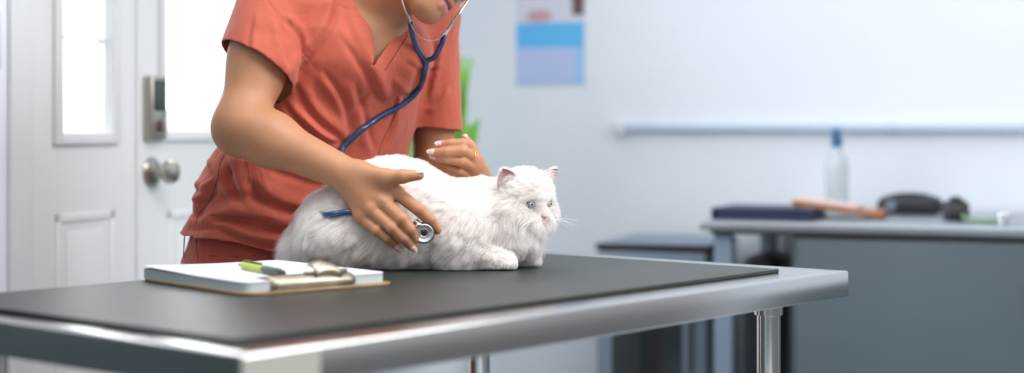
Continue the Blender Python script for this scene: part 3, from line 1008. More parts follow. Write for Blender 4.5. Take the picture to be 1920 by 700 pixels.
# ================================================================== person
M['skin'] = material('tan_skin', (.44, .205, .105), .48, spec=.4, noise=(18, .05), bump=(500, .10, .0006), sss=(.12, (1.0, .35, .18), .012))
nt = M['skin'].node_tree; b_ = nt.nodes['Principled BSDF']
src = b_.inputs['Base Color'].links[0].from_socket
prev = src
for an, col_, fac in (('blush', (.58, .22, .15), .55), ('lips', (.46, .13, .13), .95)):
    at = nt.nodes.new('ShaderNodeAttribute'); at.attribute_name = an
    mu = nt.nodes.new('ShaderNodeMath'); mu.operation = 'MULTIPLY'; mu.inputs[1].default_value = fac; nt.links.new(at.outputs['Fac'], mu.inputs[0])
    mx = nt.nodes.new('ShaderNodeMix'); mx.data_type = 'RGBA'; mx.inputs[7].default_value = col_ + (1,)
    nt.links.new(mu.outputs[0], mx.inputs[0]); nt.links.new(prev, mx.inputs[6]); prev = mx.outputs[2]
nt.links.new(prev, b_.inputs['Base Color'])


def cloth_mat(name, col):
    m = material(name, col, .72, spec=.25, sheen=.2, noise=(7, .05), bump=(900, .12, .0005))
    nt = m.node_tree; b = nt.nodes['Principled BSDF']; bp = b.inputs['Normal'].links[0].from_node
    n = nt.nodes.new('ShaderNodeTexNoise'); n.inputs['Scale'].default_value = 13; n.inputs['Detail'].default_value = 3.5; n.inputs['Roughness'].default_value = .45; n.inputs['Distortion'].default_value = 1.1
    mpp = nt.nodes.new('ShaderNodeMapping'); mpp.inputs['Scale'].default_value = (1.0, 1.0, .55); mpp.inputs['Rotation'].default_value = (0, .5, 0)
    nt.links.new(nt.nodes['Texture Coordinate'].outputs['Object'], mpp.inputs[0]); nt.links.new(mpp.outputs[0], n.inputs['Vector'])
    ri = nt.nodes.new('ShaderNodeMath'); ri.operation = 'PINGPONG'; ri.inputs[1].default_value = .22; nt.links.new(n.outputs['Fac'], ri.inputs[0])
    b2 = nt.nodes.new('ShaderNodeBump'); b2.inputs['Strength'].default_value = .55; b2.inputs['Distance'].default_value = .016
    nt.links.new(ri.outputs[0], b2.inputs['Height']); nt.links.new(b2.outputs[0], bp.inputs['Normal'])
    return m


M['scrub'] = cloth_mat('coral_scrub_cotton', (.47, .097, .058))
M['pants'] = cloth_mat('coral_trouser_cotton', (.42, .072, .045))
M['seam'] = material('seam_thread', (.16, .03, .02), .8)
M['nail'] = material('pink_white_nail', (.76, .46, .42), .25, coat=.5)
M['nail_tip'] = material('white_nail_tip', (.84, .70, .66), .25, coat=.5)
M['teeth'] = material('teeth_white', (.85, .82, .76), .25)
M['hair'] = material('dark_brown_hair', (.03, .015, .01), .45, bump=(120, .8, .004), stretch=(1, 1, .15))
M['gold'] = material('gold_ring_metal', (.80, .50, .18), .2, metal=1.0)
M['shoe'] = material('white_shoe', (.7, .7, .7), .5)
M['eye_white'] = material('person_eye', (.8, .78, .75), .15)

fdir = nrm((.62, -.785, 0)); sdir = nrm((.785, .62, 0))       # facing, towards her left
YAW = math.atan2(sdir[1], sdir[0])
RS = P(512, 12, 2.92); LS = P(800, 28, 3.12)                 # shoulder joints
RE = P(452, 236, 2.82); RWr = P(652, 328, 2.735)
LE = P(816, 312, 3.16); LWr = P(901, 356, 2.985)
SM = (RS + LS) / 2
# head frame
hf = nrm((.74, -.56, -.48)); hl = nrm(np.cross((0, 0, 1), hf)); hl = hl if hl[0] > 0 else -hl
hu = np.cross(hl, hf); hu = hu if hu[2] > 0 else -hu
ro = math.radians(36)
hl2 = hl * math.cos(ro) - hu * math.sin(ro); hu2 = hu * math.cos(ro) + hl * math.sin(ro); hl, hu = hl2, hu2
HR = np.stack([hl, hf, hu])
CHIN = P(797, 34, 2.84)
HC = CHIN - hf * .080 + hu * .112


def HD(x, y, z): return HC + hl * x + hf * y + hu * z


def E(c, r, k=.01, op='u'): return Ell(HD(*c), r, k, HR, op)


body = [
    # trunk (under the clothes)
    Stack([(.86, -.45, 3.06, .165, .105, YAW - .15), (1.00, -.425, 3.06, .135, .090, YAW - .08), (1.12, -.37, 3.05, .125, .085, YAW), (1.28, -.315, 3.03, .150, .095, YAW), (1.36, -.298, 3.02, .13, .070, YAW), (1.40, -.298, 3.02, .08, .05, YAW)], .03),
    Cone(RS + np.array((.03, .01, .0)), SM + np.array((0, 0, .035)), .048, .050, .04),
    Cone(LS - np.array((.03, .01, .0)), SM + np.array((0, 0, .035)), .048, .050, .04),
    Cone(SM + np.array((.005, .0, .0)), HD(0, -.035, -.055), .058, .050, .03),
    Cone(SM + np.array((.01, -.02, .0)), HD(0, .01, -.075), .050, .040, .03),
    # right arm
    Cone(RS, RE, .052, .044, .03),
    Ell((RS * .55 + RE * .45) + np.array((.0, -.006, 0)), (.050, .050, .075), .03),
    Cone(RE, RE * .72 + RWr * .28, .043, .045, .03),
    Cone(RE * .72 + RWr * .28, RWr, .043, .0285, .03),
    Ell(RE + np.array((-.006, .01, -.012)), (.034, .036, .036), .03),
    # left arm
    Cone(LS, LE, .050, .040, .03),
    Cone(LE, LWr, .038, .026, .03),
]
# ---- head
body += [
    E((0, -.018, .048), (.073, .090, .080), .03),
    E((0, .030, -.015), (.060, .058, .080), .03),
    Cone(HD(.046, .005, -.055), HD(.016, .066, -.092), .022, .018, .03),
    Cone(HD(-.046, .005, -.055), HD(-.016, .066, -.092), .022, .018, .03),
    E((0, .072, -.096), (.018, .014, .013), .03),
    E((.034, .060, -.028), (.024, .022, .026), .025), E((-.034, .060, -.028), (.024, .022, .026), .025),
    Cone(HD(0, .080, .016), HD(0, .106, -.024), .008, .0085, .014),
    E((0, .108, -.030), (.0115, .011, .010), .008),
    E((.0125, .098, -.034), (.0085, .011, .0080), .006), E((-.0125, .098, -.034), (.0085, .011, .0080), .006),
    E((.0068, .103, -.0425), (.0038, .0060, .0042), .003, 's'), E((-.0068, .103, -.0425), (.0038, .0060, .0042), .003, 's'),
    E((0, .076, -.064), (.036, .018, .024), .02),
    Cone(HD(.026, .078, -.0600), HD(.008, .0935, -.0620), .0030, .0058, .006), Cone(HD(-.026, .078, -.0600), HD(-.008, .0935, -.0620), .0030, .0058, .006),
    Cone(HD(.008, .0935, -.0620), HD(-.008, .0935, -.0620), .0058, .0058, .006),
    Cone(HD(.025, .078, -.0655), HD(.009, .0905, -.0790), .0032, .0070, .006), Cone(HD(-.025, .078, -.0655), HD(-.009, .0905, -.0790), .0032, .0070, .006),
    Cone(HD(.009, .0905, -.0790), HD(-.009, .0905, -.0790), .0070, .0070, .006),
    E((0, .098, -.0695), (.0200, .016, .0036), .002, 's'),
    E((.031, .088, .014), (.017, .012, .010), .012, 's'), E((-.031, .088, .014), (.017, .012, .010), .012, 's'),
    E((.031, .068, .012), (.0145, .0135, .0105), .004), E((-.031, .068, .012), (.0145, .0135, .0105), .004),
    Cone(HD(.014, .082, .030), HD(.048, .066, .030), .007, .006, .014), Cone(HD(-.014, .082, .030), HD(-.048, .066, .030), .007, .006, .014),
    E((.074, -.008, -.004), (.008, .019, .030), .008), E((-.074, -.008, -.004), (.008, .019, .030), .008),
]


body += [Stack([(1.20, -.335, 3.035, .150, .110, YAW), (1.27, -.315, 3.02, .147, .110, YAW), (1.33, -.303, 3.015, .145, .097, YAW), (1.375, -.298, 3.015, .127, .070, YAW), (1.41, -.298, 3.018, .078, .048, YAW)], .03, 2.25),
         Ell(P(742, 105, 2.972), (.056, .052, .054), .05), Ell(P(658, 110, 2.935), (.056, .052, .054), .05),
         Ell(P(712, 70, 2.955), (.050, .050, .070), .04)]


# ---- hands
def finger(pts, rs, k=.004, k0=.010):
    out = []
    for i in range(len(pts) - 1):
        out.append(Cone(pts[i], pts[i + 1], rs[i], rs[i + 1], k0 if i == 0 else k))
    return out


D = -.028   # how far in front of the cat's flank the right hand lies
rp = dict(
    index=[(744, 362, 2.712), (786, 394, 2.690), (806, 413, 2.692), (819, 431, 2.702)],
    middle=[(721, 381, 2.702), (754, 411, 2.676), (769, 431, 2.676), (778, 448, 2.686)],
    ring=[(697, 394, 2.704), (736, 428, 2.677), (757, 447, 2.677), (772, 462, 2.688)],
    pinky=[(677, 406, 2.715), (707, 433, 2.690), (727, 448, 2.687), (744, 462, 2.695)],
)
rr_ = dict(index=(.0118, .0108, .0101, .0085), middle=(.0118, .0107, .0099, .0084), ring=(.0114, .0102, .0095, .0080), pinky=(.0104, .0090, .0084, .0070))
RF = {k: [P(*q) for q in v] for k, v in rp.items()}
for k in ('index', 'middle', 'ring', 'pinky'):
    m0 = RF[k][0]
    body.append(Cone(RWr + (m0 - RWr) * .12, m0, .0225, .0128, .013))
    body.append(Ell(m0 + np.array((0, -.0035, .002)), (.0104, .0102, .0100), .007))
    body += finger(RF[k], rr_[k], .0025, .0035)
    body.append(Ell(RF[k][1] + np.array((0, -.0018, 0)), .0096 if k != 'pinky' else .0082, .004))
TH_ = [P(680, 322, 2.722), P(724, 333, 2.700), P(755, 331, 2.690), P(786, 329, 2.688)]
body.append(Cone(TH_[0], TH_[1], .0150, .0130, .022))
body += finger(TH_[1:], (.0130, .0118, .0082), .004, .010)
# left hand: held up behind the cat's neck, fingers curled back towards her
lp = dict(
    index=[(881, 276, 2.915), (868, 270, 2.888), (846, 270, 2.888), (828, 271, 2.893)],
    middle=[(889, 298, 2.912), (868, 283, 2.880), (838, 285, 2.880), (813, 286, 2.890)],
    ring=[(888, 316, 2.915), (866, 303, 2.884), (838, 299, 2.886), (818, 296, 2.898)],
    pinky=[(882, 333, 2.925), (862, 322, 2.896), (842, 314, 2.902), (830, 310, 2.910)],
)
LF = {k: [P(*q) for q in v] for k, v in lp.items()}
for k in ('index', 'middle', 'ring', 'pinky'):
    m0 = LF[k][0]
    body.append(Cone(LWr + (m0 - LWr) * .12, m0, .0215, .0120, .018))
    body += finger(LF[k], tuple(x * .90 for x in rr_[k]), .0025, .0035)
TL_ = [P(896, 322, 2.955), P(887, 286, 2.945), P(876, 268, 2.930), P(872, 258, 2.922)]
body += finger(TL_, (.0150, .0105, .0092, .0070), .005, .015)

body_f = field(body)
lo = np.array((-.66, 2.62, .84)); hi = np.array((.02, 3.26, 1.66))
V, F = polygonise(body_f, lo, hi, .0021)
bodyV, bodyF = V, F
NB = vnormals(V, F)
# fine relief: wrist and knuckle creases follow the joints
dsp = np.zeros(len(V))
for hand, RFd in ((0, RF), (1, LF)):
    for k, pts in RFd.items():
        for j in (1, 2):
            ax = nrm(pts[j + 1] - pts[j - 1]); q = V - pts[j]
            m = np.linalg.norm(q, axis=1) < .014
            s = q[m] @ ax
            dsp[m] -= .00035 * (np.exp(-(s / .0007) ** 2) + .8 * np.exp(-((s - .0026) / .0007) ** 2) + .8 * np.exp(-((s + .0026) / .0007) ** 2))
V = V + NB * dsp[:, None]
person = mesh_np('person', V, F, M['skin'])
tag(person, 'woman in coral scrubs bending over a white cat with a blue stethoscope', 'person')
ql = (V - HC) @ HR.T
lips = np.exp(-(np.maximum(0, np.abs(ql[:, 0]) - .020) / .004) ** 2) * (np.abs(ql[:, 0]) < .030)
halfh = .0125 * np.sqrt(np.clip(1 - (ql[:, 0] / .030) ** 2, 0, 1))
zz_ = ql[:, 2] + .0705
lips *= np.clip((halfh - np.abs(zz_)) / .0025, 0, 1) * (ql[:, 1] > .06)
point_attr(person, 'lips', lips)
bl = np.zeros(len(V))
for RFd in (RF, LF):
    for k, pts in RFd.items():
        bl = np.maximum(bl, np.exp(-(np.linalg.norm(V - pts[3], axis=1) / .014) ** 2))
        bl = np.maximum(bl, .35 * np.exp(-(np.linalg.norm(V - pts[1], axis=1) / .010) ** 2))
for q in (TH_[3], TL_[3]): bl = np.maximum(bl, np.exp(-(np.linalg.norm(V - q, axis=1) / .016) ** 2))
for sgn in (1, -1):
    bl = np.maximum(bl, .5 * np.exp(-(np.linalg.norm(V - HD(.036 * sgn, .078, -.028), axis=1) / .022) ** 2))
point_attr(person, 'blush', bl)
body_bvh = BVHTree.FromPolygons([tuple(v) for v in V], [tuple(f) for f in F])


# nails: little curved plates
def nail(tip, prev, up, r, ln, white=True, w=None):
    ax = nrm(tip - prev); up = nrm(up - ax * np.dot(up, ax)); sd = np.cross(ax, up); w = w or r * .82
    for nm, a0, a1, mt_ in (('nail', -ln * .75, ln * .38, M['nail']), ('nail_tip', ln * .38, ln * .85, M['nail_tip'])):
        V = []; F = []; nu, nv = 8, 6
        for j in range(nv + 1):
            t = a0 + (a1 - a0) * j / nv
            ww = w * ((1.0 - .06 * j / nv) if nm == 'nail' else .94 - .62 * (j / nv) ** 1.6)
            if nm == 'nail' and j == 0: ww *= .7
            for i in range(nu + 1):
                u = i / nu * 2 - 1
                V.append(tip + ax * (t + r * .35) + sd * ww * math.sin(u * 1.2) / math.sin(1.2) + up * (r * (1.03 + .06) * math.cos(u * .95) - .0006 * (t / ln) ** 2))
        for j in range(nv):
            for i in range(nu): a = j * (nu + 1) + i; F.append((a, a + 1, a + nu + 2, a + nu + 1))
        o = mesh_np(nm, np.array(V), F, mt_, person); md = o.modifiers.new('t', 'SOLIDIFY'); md.thickness = .0006; md.offset = 0


for k in ('pinky', 'ring'):
    nail(RF[k][3], RF[k][2], np.array((.05, -.75, -.15)), rr_[k][3], .0085, w=.0055)
nail(TH_[3], TH_[2], np.array((.0, -.25, .95)), .0082, .010)
nail(LF['index'][3], LF['index'][2], np.array((-.1, -.9, .45)), .0070, .0105)
nail(LF['middle'][3], LF['middle'][2], np.array((-.1, -.9, .35)), .0072, .0105)
nail(LF['ring'][3], LF['ring'][2], np.array((-.1, -.9, .25)), .0069, .0100)
nail(TL_[3], TL_[2], np.array((-.2, -.75, .5)), .0070, .0095)
# ring on a finger of the left hand
ra = nrm(LF['middle'][1] - LF['middle'][0]); rc_ = LF['middle'][0] * .62 + LF['middle'][1] * .38
n1 = nrm(np.cross(ra, (0, 0, 1))); n2 = np.cross(ra, n1)
tube('ring', [rc_ + .0113 * (n1 * math.cos(a) + n2 * math.sin(a)) for a in np.linspace(0, 2 * math.pi, 33)], .0012, M['gold'], person, seg=8)

# teeth, eyes, hair
V = []; F = []
for j in range(2):
    for i in range(13):
        u = (i / 12 * 2 - 1) * .019
        V.append(HD(u, .0885 - 9 * u * u, -.0665 - .0065 * j))
for i in range(12): F.append((i, i + 1, i + 14, i + 13))
o = mesh_np('teeth', np.array(V), F, M['teeth'], person); md = o.modifiers.new('t', 'SOLIDIFY'); md.thickness = .004
for s in (1, -1):
    o = mesh_np('eyebrow', *[np.array(tube_vf([HD(s * .014, .0905, .030), HD(s * .030, .0875, .036), HD(s * .047, .073, .031)], [.002, .0028, .001], 8)[0]), tube_vf([HD(s * .014, .0905, .030), HD(s * .030, .0875, .036), HD(s * .047, .073, .031)], [.002, .0028, .001], 8)[1]], M['hair'], person)
    tube('eyelash', [HD(s * .018, .0805, .0085), HD(s * .031, .0845, .0065), HD(s * .044, .077, .0085)], .0009, M['hair'], person, seg=6)
hair_pr = [E((0, -.030, .060), (.084, .096, .082), .02), E((0, -.075, -.01), (.060, .040, .055), .03), E((0, -.125, .045), (.042, .036, .042), .012),
           Ell(HD(0, .085, -.03), (.060, .062, .088), .014, HR, 's'), Ell(HD(.080, .0, -.035), (.030, .032, .045), .010, HR, 's'), Ell(HD(-.080, .0, -.035), (.030, .032, .045), .010, HR, 's')]
hfld = field(hair_pr)
V, F = polygonise(hfld, HC - .22, HC + .22, .004)
N_ = vnormals(V, F); q = (V - HC) @ HR.T
V = V + N_ * (.0012 * np.sin(np.arctan2(q[:, 0], q[:, 2] + .02) * 70 + vnoise(V, 30, 4) * 3))[:, None]
mesh_np('hair', V, F, M['hair'], person)

# ---------------------------------------------------------------- scrub top
HEMZ = .925
top_rows = [
    # z, cx, cy, a (side half width), b (depth half width), yaw
    (.90, -.440, 3.055, .205, .150, YAW - .20),
    (.945, -.437, 3.055, .200, .145, YAW - .20),
    (.962, -.434, 3.055, .194, .142, YAW - .18),
    (.990, -.420, 3.055, .182, .136, YAW - .16),
    (1.04, -.410, 3.055, .194, .140, YAW - .12),
    (1.09, -.388, 3.050, .194, .135, YAW - .08),
    (1.14, -.362, 3.045, .182, .130, YAW - .04),
    (1.20, -.335, 3.035, .165, .125, YAW),
    (1.27, -.315, 3.02, .162, .123, YAW),
    (1.33, -.303, 3.015, .160, .110, YAW),
    (1.375, -.298, 3.015, .140, .082, YAW),
    (1.41, -.298, 3.018, .090, .060, YAW),
]
bust = [P(735, 112, 2.93), P(668, 120, 2.90)]
RSl = RS * .40 + RE * .60; LSl = LS * .27 + LE * .73
rax = nrm(RE - RS); lax = nrm(LE - LS)
outer = [
    Stack(top_rows, .03, 2.25),
    Cone(RS + np.array((.0, .0, .008)), SM + np.array((0, .0, .048)), .062, .062, .05),
    Cone(LS + np.array((.0, .0, .008)), SM + np.array((0, .0, .048)), .060, .062, .05),
    Ell(P(748, 105, 2.965), (.065, .060, .062), .05), Ell(P(655, 110, 2.925), (.065, .060, .062), .05),
    Cone(RS, RS + rax * .13, .066, .074, .009),
    Cone(LS, LS + lax * .27, .060, .058, .03),
]
outer_f = field(outer)
SZ = np.array((0, 0, 1.0))
# planes that end the sleeves
rh0 = P(434, 93, 2.87); rh1 = P(545, 148, 2.83)
rn = nrm(rax - nrm(rh1 - rh0) * np.dot(rax, nrm(rh1 - rh0)))
lh0 = P(790, 238, 3.07); lh1 = P(848, 246, 3.15)
ln_ = nrm(lax - nrm(lh1 - lh0) * np.dot(lax, nrm(lh1 - lh0)))
# the v neck: a wedge along the facing direction
vb = P(704, 126, 2.86)
vR = P(686, -30, 2.93); vL = P(765, 30, 2.93)


def vwedge(p):
    """signed distance (negative inside the neck opening), seen along the facing direction"""
    s = (p - vb) @ sdir; z = p[:, 2] - vb[2]
    ang_r, ang_l = V_R, V_L
    dR = -(s * math.cos(ang_r) + z * math.sin(ang_r)) if False else None
    nR = np.array((-math.cos(ang_r), -math.sin(ang_r))); nL = np.array((math.cos(ang_l), -math.sin(ang_l)))
    a = s * nR[0] + z * nR[1]; b = s * nL[0] + z * nL[1]
    return np.maximum(a, b)


# edge directions of the v measured at the photographed edges
def edge_ang(q, side):
    s = float((q - vb) @ sdir); z = q[2] - vb[2]
    return math.atan2(abs(s), z)


V_R = edge_ang(vR, -1) if float((vR - vb) @ sdir) < 0 else -edge_ang(vR, -1)
V_L = edge_ang(vL, 1)


def hem_z(p):
    return .925 + .030 * np.clip((-.42 - p[:, 0]) / .18, 0, 1) + .004 * np.sin(p[:, 0] * 34)


def top_f(p, c=None, rad=None):
    d = outer_f(p, c, rad)
    tk = TRUNK(p)
    for (q0, qn, J, ax, R_) in ((rh0, rn, RS, rax, .130), (lh0, ln_, LS, lax, .095)):
        s = (p - q0) @ qn
        dc = np.linalg.norm(np.cross(p - J, ax), axis=1) - R_
        d = np.where((dc < 0) & (s > -.008) & (s < .125) & (tk > .001), np.maximum(d, s), d)
    d = np.maximum(d, hem_z(p) - p[:, 2])
    vw = vwedge(p); front = (p - SM) @ fdir
    nk = np.linalg.norm((p - SM - np.array((.012, -.01, 0)))[:, :2], axis=1) - .066
    nk = np.maximum(nk, (SM[2] + .012) - p[:, 2])
    hole = np.minimum(np.maximum(vw, -(front + .02)), nk)
    return np.maximum(d, -hole)


_trunk = field([outer[0], outer[3], outer[4]])


def TRUNK(p):
    return _trunk(p) - .001


lo = np.array((-.70, 2.70, .88)); hi = np.array((-.06, 3.28, 1.50))
V, F = polygonise(top_f, lo, hi, .0030, proj=1)
# the skin only: drop the cut faces so that sleeves, hem and neck are open
of_ = np.concatenate([outer_f(V[a:a + 40000]) for a in range(0, len(V), 40000)])
F = F[(of_[F] > -.0016).all(1)]
used = np.unique(F); remap = np.full(len(V), -1); remap[used] = np.arange(len(used)); V = V[used]; F = remap[F]


def boundary_smooth(V, F, it=6):
    e = np.concatenate([F[:, [k, (k + 1) % 4]] for k in range(4)]); es = np.sort(e, 1)
    key = es[:, 0].astype(np.int64) * len(V) + es[:, 1]; u, ct = np.unique(key, return_counts=True)
    b = u[ct == 1]; a_, b_2 = b // len(V), b % len(V)
    for _ in range(it):
        S = np.zeros_like(V); C = np.zeros(len(V))
        np.add.at(S, a_, V[b_2]); np.add.at(C, a_, 1); np.add.at(S, b_2, V[a_]); np.add.at(C, b_2, 1)
        m = C > 0; V = V.copy(); V[m] = .5 * V[m] + .5 * S[m] / C[m][:, None]
    return V


V = boundary_smooth(V, F, 25)


# ---- folds: creases drawn on the cloth where the photograph shows them
def crease_field(V, N, creases):
    out = np.zeros(len(V))
    for (pts, amp, wd, side) in creases:
        pl_ = catmull([P(x, y, 2.9) for x, y in pts], 8)
        # measured in the plane facing the eye
        best = np.full(len(V), 1e9); sg = np.zeros(len(V)); tt = np.zeros(len(V))
        px = V[:, 0] / V[:, 1] * 2.9; pz = (V[:, 2] - CAMZ) / V[:, 1] * 2.9 + CAMZ
        q = np.stack([px, pz], 1); L = pl_[:, [0, 2]]; wd = wd * .78
        for i in range(len(L) - 1):
            a, b = L[i], L[i + 1]; ba = b - a; h = np.clip(((q - a) @ ba) / (ba @ ba), 0, 1)
            dv = q - a - h[:, None] * ba; dd = np.linalg.norm(dv, axis=1)
            m = dd < best; best[m] = dd[m]; sg[m] = np.sign(ba[0] * dv[m, 1] - ba[1] * dv[m, 0]); tt[m] = (i + h[m]) / (len(L) - 1)
        end = np.clip(tt / .2, 0, 1) * np.clip((1 - tt) / .2, 0, 1)
        s = best * sg * side
        # a soft ridge on one side and a sharper valley on the other
        prof = np.exp(-((s - wd * .7) / wd) ** 2) - .9 * np.exp(-((s + wd * .35) / (wd * .55)) ** 2)
        out += 1.0 * amp * prof * end
    return out


N_ = vnormals(V, F)
frontf = np.clip((-N_[:, 1] + .15) / .5, 0, 1)
creases = [
    ([(622, -30), (626, 20), (604, 68), (572, 112), (550, 150)], .008, .015, -1),
    ([(650, -20), (655, 40), (690, 120), (720, 190)], .005, .020, 1),
    ([(530, 30), (560, 60), (575, 100)], .004, .010, 1),
    ([(600, 130), (640, 190), (650, 250)], .006, .012, -1),
    ([(555, 215), (600, 255), (640, 270)], .007, .012, 1),
    ([(700, 170), (665, 215), (655, 270)], .005, .012, 1),
    ([(430, 300), (425, 345), (470, 400)], .008, .013, -1),
    ([(480, 340), (500, 380), (540, 400)], .006, .014, 1),
    ([(385, 300), (400, 330), (372, 365)], .007, .011, 1),
    ([(365, 380), (390, 372), (405, 350)], .006, .009, 1),
    ([(760, 110), (790, 130), (830, 125)], .004, .010, 1),
    ([(730, 150), (760, 175), (790, 185)], .004, .012, 1),
    ([(555, 150), (590, 215), (660, 275)], .008, .016, 1),
    ([(530, 185), (575, 240), (640, 290)], .006, .012, 1),
    ([(640, 60), (690, 140), (725, 200)], .005, .016, 1),
    ([(660, 150), (680, 220), (700, 290)], .006, .014, -1),
    ([(745, 170), (735, 240), (705, 300)], .005, .010, 1),
    ([(790, 90), (770, 160), (730, 230)], .005, .018, -1),
    ([(820, 70), (815, 120), (800, 190)], .006, .010, 1),
    ([(420, 290), (440, 340), (455, 400)], .009, .020, 1),
    ([(405, 330), (380, 380), (368, 430)], .007, .014, -1),
    ([(360, 350), (385, 355), (410, 335)], .006, .012, 1),
    ([(375, 420), (450, 405), (560, 440)], .011, .016, 1),
    ([(395, 385), (470, 375), (560, 405)], .008, .020, -1),
    ([(460, 330), (520, 380), (580, 400)], .007, .020, 1),
    ([(340, 430), (400, 425), (470, 450), (560, 465)], .009, .012, 1),
    ([(480, 300), (560, 330), (640, 350)], .005, .020, 1),
    ([(480, 20), (470, 70), (470, 120)], .003, .010, 1),
    ([(520, 30), (530, 90), (545, 140)], .004, .012, -1),
    ([(840, 160), (820, 190), (795, 205)], .005, .010, 1),
]
dsp = crease_field(V, N_, creases)
dsp += .0018 * vnoise(V * np.array((1, 1, .6)), 16, 2) + .0010 * vnoise(V, 38, 3)
amp_low = np.clip((1.12 - V[:, 2]) / .1, 0, 1)
dsp += amp_low * .006 * vnoise(V * np.array((1, 1, .45)), 18, 8)
V = V + N_ * (dsp * (.25 + .75 * frontf))[:, None]
V = relax(V, F, .30, 1)
topV, topF = V, F
V = boundary_smooth(V, F, 4)
scrub = mesh_np('scrub_top', V, F, M['scrub'], person)
md = scrub.modifiers.new('cloth', 'SOLIDIFY'); md.thickness = .0022; md.offset = -1
top_bvh = BVHTree.FromPolygons([tuple(v) for v in V], [tuple(f) for f in F])
CAMP = Vector((0, 0, CAMZ))


def on_surface(bvhs, px, py, gap=0.0, fall=2.9):
    d = Vector(P(px, py, 3.0)) - CAMP; d.normalize(); best = None
    for b in bvhs:
        h = b.ray_cast(CAMP, d)
        if h[0] is not None and (best is None or h[3] < best): best = h[3]
    if best is None: return P(px, py, fall)
    return np.array(CAMP + d * (best - gap))


def seam(name, pts, r=.0007, mat='seam', gap=.0002):
    path = [on_surface([top_bvh], x, y, gap) for x, y, _z in catmull([(a, b, 0) for a, b in pts], 10)]
    path = [p for i, p in enumerate(path) if i == 0 or np.linalg.norm(p - path[i - 1]) < .05]
    if len(path) > 3: tube(name, path, r, M[mat], scrub, seg=6)


seam('front_seam', [(746, 182), (745, 205), (733, 232), (718, 262), (709, 290)])
seam('neck_seam', [(764, 66), (745, 96), (722, 132)])
seam('side_seam', [(425, 284), (412, 310), (408, 335), (392, 378), (372, 402), (367, 420)])

# ---------------------------------------------------------------- trousers
hipR = np.array((-.525, 3.005, .86)); hipL = np.array((-.375, 3.105, .86))
legs = []
for hp, side in ((hipR, -1), (hipL, 1)):
    kn_ = hp + np.array((.005, -.0, -.40)) - fdir * -.03; an = hp + np.array((0, 0, -.78)) - fdir * .02
    legs.append((hp, kn_, an))
pt = [Stack([(.74, -.450, 3.055, .172, .125, YAW - .2), (.80, -.450, 3.055, .182, .130, YAW - .2), (.90, -.450, 3.055, .182, .128, YAW - .2), (.985, -.440, 3.055, .160, .110, YAW - .16)], .03, 2.2)]
for hp, kn_, an in legs:
    pt += [Cone(hp + np.array((0, 0, -.06)), kn_, .104, .080, .02), Cone(kn_, an, .080, .072, .02)]
pf_ = field(pt)


def pants_f(p, c=None, rad=None):
    d = pf_(p, c, rad)
    d = np.maximum(d, .075 - p[:, 2])
    low = p[:, 2] < .2
    return np.where(low, np.maximum(d, -(d + .005)), d)


lo = np.array((-.70, 2.80, .06)); hi = np.array((-.20, 3.32, 1.0))
V, F = polygonise(pants_f, lo, hi, .006, proj=1)
N_ = vnormals(V, F)
V = V + N_ * (.004 * vnoise(V * np.array((1, 1, .35)), 14, 6) + .002 * vnoise(V, 30, 7))[:, None]
trouser = mesh_np('trousers', V, F, M['pants'], person)
pant_bvh = BVHTree.FromPolygons([tuple(v) for v in V], [tuple(f) for f in F])
path = [on_surface([pant_bvh], x, y, .0002) for x, y in [(346, 443), (345, 460), (344, 480), (343, 500)]]
tube('trouser_seam', path, .0010, M['seam'], trouser, seg=6)
path = [on_surface([pant_bvh], x, y, .0002) for x, y in [(369, 425), (368, 450), (370, 475), (371, 500)]]
tube('trouser_seam', path, .0010, M['seam'], trouser, seg=6)
path = [on_surface([pant_bvh], x, y, .0002) for x, y in [(372, 484), (400, 480), (440, 482), (480, 480)]]
tube('trouser_seam', path, .0008, M['seam'], trouser, seg=6)
for hp, kn_, an in legs:
    f0 = nrm((.45, -.9, 0)); pr_ = [Ell(np.array((an[0], an[1], .045)) + f0 * .0, (.045, .045, .055), .02), Cone(np.array((an[0], an[1], .035)) - f0 * .03, np.array((an[0], an[1], .030)) + f0 * .14, .036, .032, .03),
                                   Cone(np.array((an[0], an[1], .08)), np.array((an[0], an[1], .13)), .038, .040, .02)]
    ff = field(pr_)
    V, F = polygonise(lambda p, c=None, rad=None, ff=ff: np.maximum(ff(p, c, rad), .002 - p[:, 2]), np.array((an[0] - .25, an[1] - .25, -.01)), np.array((an[0] + .25, an[1] + .25, .2)), .005)
    mesh_np('shoe', V, F, M['shoe'], person)

# ================================================================== stethoscope
M['tube_blue'] = material('blue_rubber_tube', (.014, .045, .13), .28, coat=.3)
M['seal'] = material('grey_metal_rim', (.25, .27, .28), .25, metal=1.0)
M['bell'] = material('satin_bell_metal', (.75, .76, .76), .38, metal=.75)
st = empty('stethoscope', tuple(P(797, 112, 2.86)))
SO = np.array(st.location)
tag(st, 'blue stethoscope hanging from her ears with chestpiece on the cat', 'stethoscope')


def tubeS(name, path, r, mat, par=st, seg=16, flat=1.0):
    return tube(name, np.array(path) - SO, r, mat, par, seg, flat)


tr_ = .0056
BV = [top_bvh, body_bvh]


def hang(pts, gap):
    out = []
    for x, y in pts: out.append(on_surface(BV, x, y, gap))
    return out


